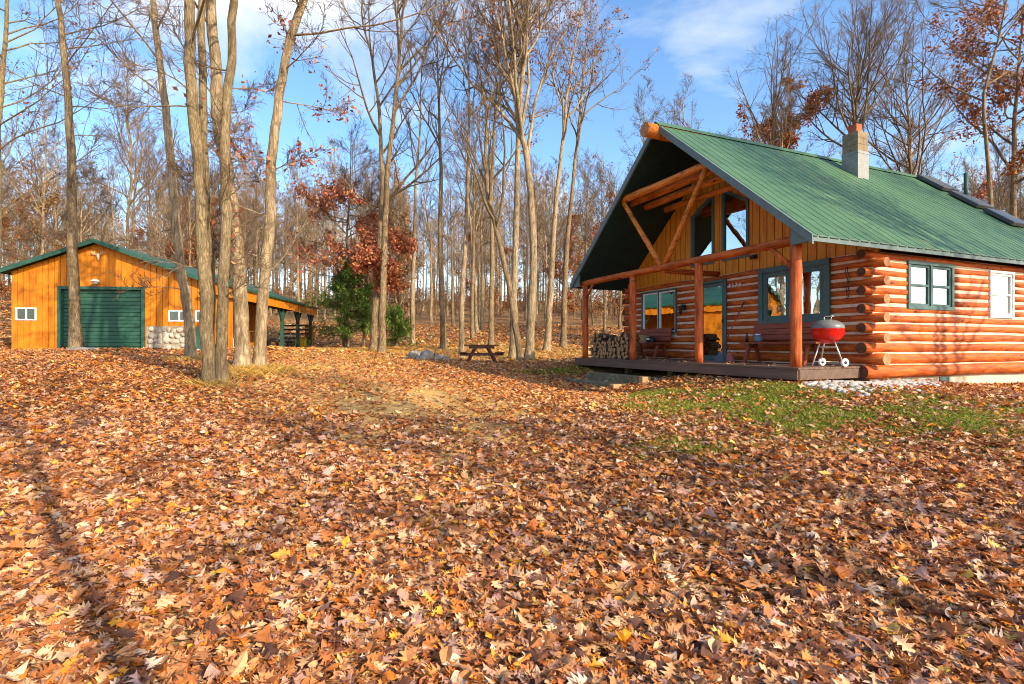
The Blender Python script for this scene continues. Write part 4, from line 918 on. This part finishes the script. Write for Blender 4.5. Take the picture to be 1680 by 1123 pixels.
def traced(pxs, d, w, H=17, gseed=0):
    """trunk through pixels of the photograph at distance d; returns base location, local polyline, radii"""
    g = np.random.default_rng(gseed); pts = [px(x, y, d) for x, y in pxs]; b = pts[0].copy(); bz = hz(b.x, b.y); L = [(p.x - b.x, g.normal(0, .03), p.z - bz) for p in pts]
    L[0] = (0, 0, -.25); dirv = (Vector(L[-1]) - Vector(L[-2])).normalized()
    zt = L[-1][2]
    while L[-1][2] < H: q = Vector(L[-1]) + dirv * 1.6 + Vector((g.normal(0, .14), g.normal(0, .14), 0)); L.append(tuple(q))
    P = np.array(L)
    # refine
    s = np.linspace(0, len(P) - 1, 3 * len(P)); P2 = np.stack([np.interp(s, np.arange(len(P)), P[:, k]) for k in range(3)], 1); P2[1:, :2] += g.normal(0, .012, (len(P2) - 1, 2))
    t = np.clip(P2[:, 2] / H, 0, 1); r0 = w * d / F / 2; r = r0 * (1 - .8 * t ** 1.15); r *= 1 + .55 * np.exp(-np.maximum(P2[:, 2], 0) / .16)
    return (b.x, b.y, bz), P2, r
def hero(label, pxs, d, w, seed, bark='bark', H=17, spec=None, leaves=None, name='tree', cat='tree', group=None):
    loc, P, r = traced(pxs, d, w, H, seed); return make_tree(name, label, cat, group, loc, P, r, seed, bark, spec, leaves, 14)
sh_ = dict(limbs=13, t0=.47, lang=(62, 14), lrat=.24, lup=.05, br=7, tw=7, tl=3, rl=.028, low=6)
hero('straight slim tree standing in front of the green garage door', [(126, 573), (121, 400), (117, 300), (113, 180), (105, 90), (95, 0)], 17.6, 16, 101, 'bark', 17, dict(limbs=16, t0=.3, lang=(68, 12), lrat=.26, lup=.02, br=8, tw=7, tl=3, rl=.024, low=8))
hero('leaning pale tree before the garage stone base', [(316, 589), (305, 500), (298, 455), (290, 380), (283, 280), (271, 180), (262, 90), (249, 0)], 14.4, 16, 102, 'bark_pale', 16, sh_)
hero('rough barked left trunk of the double trunk nearest the camera', [(350, 631), (342, 560), (337, 478), (333, 382), (328, 300), (322, 214), (312, 107), (311, 0)], 10.5, 22, 103, 'bark_olive', 17, sh_)
hero('upper stem rising beside the double trunk nearest the camera', [(343, 612), (344, 480), (342, 382), (337, 250), (331, 120), (327, 0)], 10.8, 16, 113, 'bark_olive', 17, sh_)
hero('right trunk of the double trunk nearest the camera', [(363, 631), (362, 560), (366, 480), (371, 380), (369, 250), (377, 107), (381, 0)], 10.5, 18, 104, 'bark_olive', 17, sh_)
hero('thick grey trunk right of the double trunk', [(400, 611), (395, 540), (391, 466), (385, 382), (372, 280), (357, 196), (352, 89), (344, 0)], 12, 24, 105, 'bark_pale', 17, sh_, (350, .12, 'red', None))
hero('pale trunk leaning right, rightmost of the front clump', [(424, 607), (429, 502), (434, 454), (443, 380), (443, 310), (448, 249), (456, 160), (474, 71), (499, 0)], 12.2, 19, 106, 'bark_pale', 17, dict(sh_, low=8), (1100, .12, 'red', None))
hero('tall tree with forked top standing before the red leaved oak', [(626, 581), (629, 480), (631, 400), (634, 300), (645, 200), (655, 100), (660, 20)], 24, 12, 107, 'bark', 18, dict(limbs=18, t0=.5, lang=(34, 9), lrat=.36, lup=.12, br=8, tw=8, tl=3))
hero('dark trunk close behind the tall forked tree', [(612, 576), (616, 480), (622, 400), (628, 300), (622, 180), (610, 90)], 25.5, 11, 108, 'bark', 17, dict(limbs=16, t0=.3, lang=(55, 12), lrat=.3, tl=3, low=6), (5000, .17, 'red', (1.5, 7.5)))
vase = dict(limbs=24, t0=.4, lang=(34, 10), lrat=.5, lup=.085, br=10, tw=9, tl=4, rl=.085)
hero('right trunk of the forked tree beside the picnic table, with a wide vase crown', [(868, 593), (872, 502), (876, 430), (872, 330), (862, 243), (850, 200), (858, 120), (862, 60)], 22, 15, 109, 'bark_pale', 16.5, vase, (500, .13, 'rust', None))
hero('left leaning trunk of the forked tree beside the picnic table', [(856, 592), (850, 560), (842, 515), (832, 450), (815, 380), (800, 320), (796, 250)], 22, 11, 110, 'bark', 13, dict(limbs=12, t0=.4, lang=(40, 10), lrat=.36, tl=3))
hero('pale straight trunk just left behind the forked tree', [(842, 586), (843, 500), (846, 420), (848, 300), (850, 200), (840, 100)], 23.5, 13, 111, 'bark_pale', 17, dict(limbs=14, t0=.5, lang=(36, 10), lrat=.36, tl=3))
hero('slim pale tree left of the picnic table', [(757, 587), (758, 500), (762, 420), (766, 330), (770, 220), (768, 120)], 23, 9, 112, 'bark_pale', 15, dict(limbs=13, t0=.5, lang=(38, 10), lrat=.3, tl=3))
hero('bare tree with mottled bark right of the fire ring', [(728, 573), (725, 480), (722, 380), (724, 280), (720, 180)], 27, 10, 114, 'bark', 16, dict(limbs=14, t0=.45, lang=(40, 10), lrat=.33, tl=3))
hero('pair stem of pale bark behind the red oak, left one', [(677, 561), (677, 480), (680, 400), (682, 300), (690, 200)], 30, 8, 115, 'bark_pale', 15, dict(limbs=11, t0=.5, lang=(38, 10), lrat=.3, tl=3))
hero('dark mottled trunk behind the picnic table', [(806, 569), (806, 500), (808, 420), (806, 320), (812, 200)], 28, 9, 116, 'bark_olive', 16, dict(limbs=12, t0=.45, lang=(38, 10), lrat=.32, tl=3), (900, .15, 'rust', None))
hero('pale trunk leaning right near the far porch post', [(896, 578), (902, 500), (906, 430), (912, 330), (925, 220)], 27, 11, 117, 'bark_pale', 16, dict(limbs=13, t0=.45, lang=(38, 10), lrat=.34, tl=3), (700, .15, 'rust', None))
hero('grey trunk between the leaning pale tree and the far porch post', [(924, 573), (926, 480), (930, 400), (940, 300), (950, 200)], 29, 10, 118, 'bark', 16, dict(limbs=13, t0=.45, lang=(38, 10), lrat=.34, tl=3), (500, .15, 'rust', None))
hero('big dark tree with wide low branches at the far left edge', [(-12, 560), (-8, 440), (-2, 340), (-4, 220), (6, 100), (12, 0)], 19, 13, 119, 'bark_olive', 16, dict(limbs=36, t0=.2, lang=(62, 12), lrat=.37, rl=.03, lup=.05, br=8, tw=8, tl=3, low=4), (900, .13, 'rust', None))
# red oak and pine by the carport end
def pine(label, X, Y, H, W, seed, n):
    g = np.random.default_rng(seed); root = thing('pine_tree', label, 'pine tree', (X, Y, hz(X, Y)))
    P, r = straight(g, H, .11, 0, .05); v, q = tubes(P[None], r[None], 10); kids = [link('trunk', np_mesh('trunk', v, q, [], ['bark']), root)]
    l1, r1 = spawn(g, P[None], r[None], 52, .17, .98, (82, 8), W / H * .62, .02, .05, 6, .03, .008, .8); l2, r2 = spawn(g, l1, r1, 9, .2, 1, (45, 12), .4, .02, .08, 4, .01, .004, .5)
    v1, q1 = tubes(l1, r1, 4); v2, q2 = tubes(l2, r2, 3); tips = l2.reshape(-1, 3)
    lv, lq, lc = leaf_cloud(g, tips, n, .26, 'green', .07, .1, .16)
    V = np.concatenate([v1, v2, lv]); Qd = np.concatenate([q1, q2 + len(v1), lq + len(v1) + len(v2)]); mi = np.r_[np.zeros(len(q1) + len(q2), int), np.ones(len(lq), int)]
    col = np.concatenate([np.full((len(v1) + len(v2), 3), .2), lc]); kids.append(link('crown', np_mesh('crown', V, Qd, [], ['twig', 'leaf'], col, mi), root)); KIDS[root.name] = kids; return root
p = px(572, 560, 28); pine('bushy green pine at the end of the carport, mixed with red oak leaves', p.x, p.y, 4.9, 4.1, 31, 13000)
p = px(650, 560, 29); pine('smaller green pine behind the tall forked tree', p.x, p.y, 2.1, 1.8, 32, 3000)
p = px(568, 562, 29.5)
g = np.random.default_rng(55); P, r = straight(g, 11.5, .13)
make_tree('red_oak', 'red leaved oak spreading over the green pine', 'oak tree', None, (p.x, p.y, hz(p.x, p.y)), P, r, 55, 'bark', dict(limbs=34, t0=.16, lang=(72, 12), lrat=.38, lup=.03, tl=3), (9000, .16, 'red', (1.2, 9.5)))

# woodland behind: prototypes, then copies of each tree with its trunk and crown
protos = []
lab_b = 'bare tall tree among many alike in the woods behind the clearing'
lab_o = 'woodland tree still holding rust brown leaves, among others alike behind the clearing'
gp = np.random.default_rng(9)
for k in range(7):
    H = gp.uniform(12.5, 16); P, r = straight(gp, H, gp.uniform(.11, .17), gp.uniform(-.03, .03), .17)
    protos.append(('b', make_tree('woodland_tree', lab_b, 'tree', 'bare trees of the woods', (0, 0, 0), P, r, 200 + k, ['bark', 'bark_pale', 'bark_pale', 'bark', 'bark_olive', 'bark_pale', 'bark'][k], dict(limbs=18 + k % 4, t0=[.42, .5, .36, .48, .55, .4, .5][k], lang=(38, 12), lrat=.34, lup=.09, br=9, tw=8, tl=3, rl=.055, low=4))))
for k in range(4):
    H = gp.uniform(8, 13); P, r = straight(gp, H, gp.uniform(.09, .14), gp.uniform(-.03, .03), .13)
    protos.append(('o', make_tree('leafy_woodland_tree', lab_o, 'tree', 'rust leaved trees of the woods', (0, 0, 0), P, r, 300 + k, 'bark', dict(limbs=18, t0=.25, lang=(50, 12), lrat=.34, lup=.07, br=7, tw=7, tl=2, low=3), (3800, .17, ['rust', 'brown', 'rust', 'red'][k], None))))
used = set()
def place(kind, X, Y, g, sc=None, idx=None):
    c = [i for i, (q, _) in enumerate(protos) if q == kind] if idx is None else [idx]; i = c[int(g.integers(0, len(c)))]; o = protos[i][1]
    sc = g.uniform(.8, 1.15) * (.85 if 0 < Y < 34 else 1) if sc is None else sc; loc = (X, Y, hz(X, Y)); rot = g.uniform(0, 6.28); tl = (g.normal(0, .025), g.normal(0, .025))
    if i not in used: used.add(i); o.location = loc; o.rotation_euler = (tl[0], tl[1], rot); o.scale = (sc,) * 3; return o
    return copy_tree(o, loc, rot, sc, tilt=tl)
g = np.random.default_rng(77); pts = []; tries = 0
def inside_cabin(X, Y):
    a, b = X - CX, Y - CY; v = math.cos(TH) * a + math.sin(TH) * b; u = -math.sin(TH) * a + math.cos(TH) * b; return -1.5 < v < 12.5 and -1.5 < u < 9.5
def inside_garage(X, Y):
    a, b = X - GX0, Y - GY0; x = math.cos(GA) * a + math.sin(GA) * b; y = -math.sin(GA) * a + math.cos(GA) * b; return -1.5 < x < 7.6 and -4 < y < 16.5
while len(pts) < 175 and tries < 30000:
    tries += 1; Y = math.sqrt(g.uniform(24 ** 2, 74 ** 2)); X = g.uniform(-1.08, 1.12) * Y
    edge = 30 if -7 < X < 5 else 26
    if Y < edge or inside_cabin(X, Y) or inside_garage(X, Y): continue
    if X > 3 and Y < 24: continue
    md = 1.7 if Y < 45 else 2.1
    if any((X - a) ** 2 + (Y - b) ** 2 < md * md for a, b in pts): continue
    pts.append((X, Y)); place('o' if g.random() < .26 else 'b', X, Y, g)
# trees beside and behind the camera whose shadows fall over the clearing, and trees right of the cabin
for (X, Y, k, s) in ((9.5, -3.5, 'b', .8), (11.3, -2.4, 'b', .85), (5.4, -4.0, 'b', .95), (15.4, 4.7, 'b', 1.0), (18.2, 2.7, 'b', 1.05), (16.6, 3.3, 'b', .95), (3.8, -7.0, 'b', 1), (24, 4, 'b', 1.0)):
    place(k, X, Y, g, s)
# trees right behind the cabin
hero('wide bare tree rising behind the chimney', [(1408, 560), (1406, 300), (1402, 230), (1408, 150), (1420, 80)], 27, 13, 140, 'bark', 14, dict(limbs=26, t0=.35, lang=(38, 10), lrat=.5, lup=.07, br=10, tw=9, tl=4, rl=.075))
hero('bare spreading tree between the chimney and the roof panels', [(1500, 560), (1495, 330), (1492, 220), (1486, 120)], 30, 12, 141, 'bark', 13.5, dict(limbs=26, t0=.33, lang=(42, 11), lrat=.5, lup=.07, br=9, tw=9, tl=4, rl=.065))
hero('rust leaved oak at the right edge behind the roof', [(1668, 560), (1660, 330), (1664, 200), (1672, 100)], 22, 12, 142, 'bark', 14, dict(limbs=22, t0=.3, lang=(58, 12), lrat=.42, lup=.05, tl=3, low=3), (9500, .15, 'rust', None))
hero('tall bare tree at the top right corner', [(1640, 560), (1625, 300), (1612, 160), (1640, 60), (1650, 0)], 19, 10, 143, 'bark', 13.5, dict(limbs=20, t0=.38, lang=(58, 12), lrat=.36, lup=.07, tl=3))
hero('small rust leaved tree peeping over the roof left of the chimney', [(1290, 560), (1292, 300), (1290, 220)], 33, 10, 144, 'bark', 14, dict(limbs=18, t0=.4, lang=(52, 12), lrat=.26, tl=3), (5200, .19, 'rust', None))
hero('bare tree with upright boughs over the roof ridge', [(1255, 560), (1262, 300), (1268, 200), (1290, 90)], 30, 9, 145, 'bark', 16, dict(limbs=14, t0=.4, lang=(32, 9), lrat=.36, tl=4))

# far woodland read as one mass
g = np.random.default_rng(123); Vs, Qs, ms, cs_, off = [], [], [], [], 0
for k in range(6):
    P, r = straight(g, g.uniform(15, 20), .17, 0, .14, 8); a = spawn(g, P[None], r[None], 14, .3, .99, (42, 12), .3, .1, .12, 5, .07, .025, .55); b = spawn(g, a[0], a[1], 7, .2, 1, (42, 14), .45, .06, .13, 4, .03, .014, .4); c = spawn(g, b[0], b[1], 5, .2, 1, (40, 14), .5, .05, .14, 3, .014, .009, .4)
    lv, lq, lc = leaf_cloud(g, b[0].reshape(-1, 3), 260 if k in (1, 4) else 40, .35, 'rust' if k != 4 else 'brown', .3)
    parts = [tubes(P[None], r[None], 5), tubes(*a, 3), tubes(*b, 3), tubes(*c, 3)]; n0 = 0; V_, Q_ = [], []
    for v, q in parts: V_.append(v); Q_.append(q + n0); n0 += len(v)
    nb = sum(len(q) for q in Q_); V_.append(lv); Q_.append(lq + n0)
    Vs.append(np.concatenate(V_)); Qs.append(np.concatenate(Q_)); ms.append(np.r_[np.zeros(nb, int), np.ones(len(lq), int)]); cs_.append(np.concatenate([np.full((n0, 3), .2), lc]))
OV_, OQ, OM, OC = [], [], [], []
for k in range(560):
    Y = math.sqrt(g.uniform(66 ** 2, 135 ** 2)); X = g.uniform(-1.12, 1.12) * Y; i = int(g.integers(0, 6)); a = g.uniform(0, 6.28); s = g.uniform(.8, 1.2)
    v = Vs[i] * s; v = np.stack([v[:, 0] * math.cos(a) - v[:, 1] * math.sin(a) + X, v[:, 0] * math.sin(a) + v[:, 1] * math.cos(a) + Y, v[:, 2] + hz(X, Y)], 1)
    OV_.append(v); OQ.append(Qs[i] + off); OM.append(ms[i]); OC.append(cs_[i]); off += len(v)
sap = []
for k in range(5):
    P, r = straight(g, g.uniform(3.0, 5.5), .035, 0, .12, 7); a = spawn(g, P[None], r[None], 16, .2, .99, (58, 14), .36, .04, .12, 4, .014, .007, .5); b = spawn(g, a[0], a[1], 5, .2, 1, (45, 14), .45, .03, .13, 3, .009, .006, .4)
    lv, lq, lc = leaf_cloud(g, b[0].reshape(-1, 3), 170, .26, 'brown' if k % 2 else 'rust', .15)
    parts = [tubes(P[None], r[None], 4), tubes(*a, 3), tubes(*b, 3)]; n0 = 0; V_, Q_ = [], []
    for v, q in parts: V_.append(v); Q_.append(q + n0); n0 += len(v)
    nb = sum(len(q) for q in Q_); V_.append(lv); Q_.append(lq + n0)
    sap.append((np.concatenate(V_), np.concatenate(Q_), np.r_[np.zeros(nb, int), np.ones(len(lq), int)], np.concatenate([np.full((n0, 3), .2), lc])))
for k in range(750):
    Y = g.uniform(55, 135); X = g.uniform(-1.12, 1.12) * Y; i = int(g.integers(0, 5)); a = g.uniform(0, 6.28); s = g.uniform(.55, 1.1)
    v = sap[i][0] * s; v = np.stack([v[:, 0] * math.cos(a) - v[:, 1] * math.sin(a) + X, v[:, 0] * math.sin(a) + v[:, 1] * math.cos(a) + Y, v[:, 2] + hz(X, Y)], 1)
    OV_.append(v); OQ.append(sap[i][1] + off); OM.append(sap[i][2]); OC.append(sap[i][3]); off += len(v)
tag(link('distant_woodland', np_mesh('distant_woodland', np.concatenate(OV_), np.concatenate(OQ), [], ['bark_pale', 'leaf'], np.concatenate(OC), np.concatenate(OM))), 'far wood of thin bare trunks reading as one grey brown mass', 'woodland', kind='stuff')

# ------------------------------------------------------------------ fallen leaves and grass
def leaf_shape(kind):
    """half outline (distance from midrib, position along it)"""
    if kind == 0: h = [(.015, 0), (.05, .10), (.24, .20), (.06, .27), (.36, .42), (.07, .46), (.42, .66), (.08, .64), (.28, .86), (.06, .82), (.0, 1)]
    elif kind == 1: h = [(.015, 0), (.07, .06), (.16, .14), (.07, .22), (.30, .34), (.08, .40), (.36, .58), (.10, .62), (.27, .80), (.08, .84), (.0, 1)]
    elif kind == 2: h = [(.02, 0), (.16, .02), (.36, .10), (.26, .22), (.52, .42), (.28, .44), (.34, .62), (.20, .62), (.13, .80), (.05, .90), (.0, 1)]
    else: h = [(.02, 0), (.14, .12), (.24, .25), (.28, .4), (.26, .55), (.2, .7), (.12, .84), (.05, .94), (0, 1)]
    return np.array(h)
LPAL = np.array([(.54, .26, .10), (.48, .19, .06), (.42, .135, .03), (.60, .34, .16), (.66, .43, .25), (.34, .10, .025), (.20, .065, .025), (.58, .16, .015), (.66, .26, .02), (.11, .042, .02), (.62, .36, .06), (.46, .24, .15)])
LPAL = LPAL * np.array([1.1, 1.21, 1.44]); LPAL = np.concatenate([LPAL, [(.74, .52, .35), (.48, .26, .2)]]); LW = np.array([.16, .17, .16, .10, .045, .12, .11, .06, .03, .09, .015, .06, .012, .05]); LW = LW / LW.sum()
def blocked(X, Y):
    a, b = X - CX, Y - CY; v = math.cos(TH) * a + math.sin(TH) * b; u = -math.sin(TH) * a + math.cos(TH) * b; m = (v > -.14) & (v < 10.6) & (u > -.16) & (u < 7.6) & ~((v > B) & (u < -.2))
    a, b = X - GX0, Y - GY0; x = math.cos(GA) * a + math.sin(GA) * b; y = -math.sin(GA) * a + math.cos(GA) * b; return m | ((x > -.05) & (x < 6.5) & (y > -.06) & (y < 14.5))
def sample_pts(g, n, y0, y1, pw=1.0):
    Y = (y0 ** (pw + 1) + (y1 ** (pw + 1) - y0 ** (pw + 1)) * g.random(n)) ** (1 / (pw + 1)); X = (g.random(n) * 2 - 1) * (1.06 * Y + 2.6); return X, Y
def leaves_mesh(g, X, Y, size, kinds, simple=False, lift=.03, tilt=.28):
    n = len(X); Z = HZ(X, Y); allV, allQ, allC, off = [], [], [], 0; kd = g.choice(len(kinds), n)
    for ki, kk in enumerate(kinds):
        s = np.where(kd == ki)[0]; m = len(s)
        if not m: continue
        h = leaf_shape(kk)
        if simple: h = np.array([(.02, 0), (.2, .2), (.09, .3), (.36, .5), (.12, .6), (.22, .82), (0, 1)]) if kk < 2 else h[[0, 2, 4, 6, 8]] if kk == 3 else np.array([(.02, 0), (.3, .08), (.2, .22), (.5, .45), (.2, .6), (0, 1)])
        k = len(h); base = np.zeros((3 * k, 3)); base[:k, 1] = h[:, 1] - .5; base[k:2 * k, 0] = h[:, 0]; base[k:2 * k, 1] = h[:, 1] - .5; base[2 * k:, 0] = -h[:, 0]; base[2 * k:, 1] = h[:, 1] - .5
        L = size * np.clip(g.lognormal(0, .4, m), .3, 2.0); Bp = np.repeat(base[None], m, 0); fold = g.normal(.1, .35, (m, 1)); curl = g.normal(.15, .55, (m, 1)); tw = g.normal(0, .5, (m, 1))
        x, y = Bp[..., 0], Bp[..., 1]; z = fold * np.abs(x) + curl * y * y + tw * x * y + g.normal(.0, .5, (m, 1)) * x * x
        Pp = np.stack([x, y, z], -1) * L[:, None, None]
        a = g.uniform(0, 2 * np.pi, m); t1 = g.normal(0, tilt, m); t2 = g.normal(0, tilt, m)
        c, si = np.cos(t1), np.sin(t1); yy = Pp[..., 1] * c[:, None] - Pp[..., 2] * si[:, None]; zz = Pp[..., 1] * si[:, None] + Pp[..., 2] * c[:, None]; xx = Pp[..., 0]
        c, si = np.cos(t2), np.sin(t2); x2 = xx * c[:, None] + zz * si[:, None]; z2 = -xx * si[:, None] + zz * c[:, None]
        c, si = np.cos(a), np.sin(a); x3 = x2 * c[:, None] - yy * si[:, None]; y3 = x2 * si[:, None] + yy * c[:, None]
        zl = np.maximum(-z2.min(1) * .55, 0) + g.random(m) * lift
        V = np.stack([x3 + X[s][:, None], y3 + Y[s][:, None], z2 + (Z[s] + zl)[:, None]], -1)
        i = np.arange(k - 1); q = np.concatenate([np.stack([i, i + k, i + k + 1, i + 1], 1), np.stack([i + 1, i + 2 * k + 1, i + 2 * k, i], 1)])
        allQ.append((np.arange(m)[:, None, None] * 3 * k + q[None]).reshape(-1, 4) + off); allV.append(V.reshape(-1, 3)); off += m * 3 * k
        cc = LPAL[g.choice(len(LPAL), m, p=LW)] * g.uniform(.8, 1.2, (m, 1)); allC.append(np.repeat(cc, 3 * k, 0))
    return np.concatenate(allV), np.concatenate(allQ), np.concatenate(allC)
g = np.random.default_rng(42)
def gravel(x, y):
    a, b = x - CX, y - CY; v = math.cos(TH) * a + math.sin(TH) * b; u = -math.sin(TH) * a + math.cos(TH) * b
    return np.clip(1.3 - np.sqrt(((v - 1.3) / 1.7) ** 2 + ((u + .5) / .42) ** 2), 0, 1)
def patch(X, Y):
    p = np.sin(2.3 * X + 1.1 * Y) * np.sin(1.9 * Y - .8 * X) + .8 * np.sin(4.9 * X - 2.2 * Y + 1.3) * np.sin(5.3 * Y + 1.7 * X) + .5 * np.sin(9.1 * X + 6 * Y) * np.sin(8.3 * Y - 5 * X + 2)
    return np.clip(.5 + .42 * p, 0, 1)
def thin(g, X, Y, f_moss=1.0, f_lawn=.95):
    pat = patch(X, Y)
    keep = g.random(len(X)) > np.maximum.reduce([np.minimum(f_moss * moss(X, Y) * (.48 + .75 * pat), .9), np.minimum(f_lawn * lawn(X, Y) * (.55 + .5 * pat), .88), .93 * gravel(X, Y)]); return X[keep & ~blocked(X, Y)], Y[keep & ~blocked(X, Y)]
X, Y = thin(g, *sample_pts(g, 185000, 1.7, 8.0, .3)); v0, q0, c0 = leaves_mesh(g, X, Y, .066, [0, 1, 2, 1, 0, 3])
X, Y = thin(g, *sample_pts(g, 200000, 7.6, 21, .1)); v1, q1, c1 = leaves_mesh(g, X, Y, .068, [0, 1, 2, 3], True)
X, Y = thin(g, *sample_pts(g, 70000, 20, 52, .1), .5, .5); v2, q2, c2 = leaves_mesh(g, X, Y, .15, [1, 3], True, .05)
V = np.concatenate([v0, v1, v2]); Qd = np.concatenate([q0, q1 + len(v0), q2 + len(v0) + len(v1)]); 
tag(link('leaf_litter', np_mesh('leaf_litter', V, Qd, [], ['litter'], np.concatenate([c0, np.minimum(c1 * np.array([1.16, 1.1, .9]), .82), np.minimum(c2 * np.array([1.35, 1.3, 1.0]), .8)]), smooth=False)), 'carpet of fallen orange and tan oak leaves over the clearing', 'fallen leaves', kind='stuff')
# leaves blown onto the deck edge
n = 130; u = g.uniform(0, 7.3, n); v = -.1 + 1.6 * g.random(n) ** 1.8; pp = [cw(a, b) for a, b in zip(v, u)]; Xd = np.array([p.x for p in pp]); Yd = np.array([p.y for p in pp])
vd, qd, cd = leaves_mesh(g, Xd, Yd, .085, [0, 1, 3], True, .004, .2); vd[:, 2] += ZD + .006 - np.repeat(HZ(Xd, Yd), 0).sum() if False else 0
zfix = HZ(vd[:, 0], vd[:, 1]); vd[:, 2] = vd[:, 2] - zfix + ZD + .008
tag(link('deck_leaves', np_mesh('deck_leaves', vd, qd, [], ['litter'], cd, smooth=False)), 'few dry leaves scattered on the porch deck', 'fallen leaves', kind='stuff')
def blades(g, X, Y, h, cols, w=.006, lean=.5):
    n = len(X); Z = HZ(X, Y); a = g.uniform(0, 6.28, n); dx_, dy_ = np.cos(a) * w, np.sin(a) * w; hh = h * g.uniform(.5, 1.4, n); lx, ly = g.normal(0, lean, n) * hh, g.normal(0, lean, n) * hh
    V = np.stack([np.stack([X - dx_, Y - dy_, Z - .01], 1), np.stack([X + dx_, Y + dy_, Z - .01], 1), np.stack([X + lx + dx_ * .4, Y + ly + dy_ * .4, Z + hh * .7], 1), np.stack([X + lx * 1.7, Y + ly * 1.7, Z + hh], 1)], 1).reshape(-1, 3)
    c = np.array(cols)[g.integers(0, len(cols), n)] * g.uniform(.8, 1.2, (n, 1)); return V, np.arange(n * 4).reshape(-1, 4), np.repeat(c, 4, 0)
n = 420000; X = g.uniform(0, 11, n); Y = g.uniform(5, 17.5, n); pat = patch(X, Y); k = (moss(X, Y) * (.3 + 1.1 * pat) > g.uniform(.2, 1.0, n)) & ~blocked(X, Y); X, Y = X[k], Y[k]
gv, gq, gc = blades(g, X, Y, .042, [(.17, .23, .018), (.26, .3, .028), (.34, .33, .04), (.12, .18, .016), (.4, .35, .07)], .007, .5)
tag(link('grass', np_mesh('grass', gv, gq, [], ['grass'], gc, smooth=False)), 'short mossy green grass on the bank before the porch', 'grass', kind='stuff')
Xs, Ys = [], []
for (x, y, d, s, n) in ((390, 620, 11.4, .3, 700), (430, 611, 12.0, .4, 1500), (350, 632, 10.3, .25, 350), (318, 589, 14.2, .3, 500), (560, 560, 27, 2.5, 3500), (720, 575, 26, 3.5, 5200), (560, 600, 17, 2.0, 900), (640, 575, 24.5, 1.5, 1600), (900, 572, 27, 2.5, 2600)):
    p = px(x, y, d); Xs.append(g.normal(p.x, s, n)); Ys.append(g.normal(p.y, s * .7, n))
X, Y = np.concatenate(Xs), np.concatenate(Ys); gv, gq, gc = blades(g, X, Y, .11, [(.52, .31, .06), (.58, .36, .08), (.4, .24, .05), (.56, .4, .16)], .008, .6)
tag(link('dry_grass', np_mesh('dry_grass', gv, gq, [], ['grass'], gc, smooth=False)), 'straw yellow grass tufts around the tree bases and wood edge', 'grass', kind='stuff')
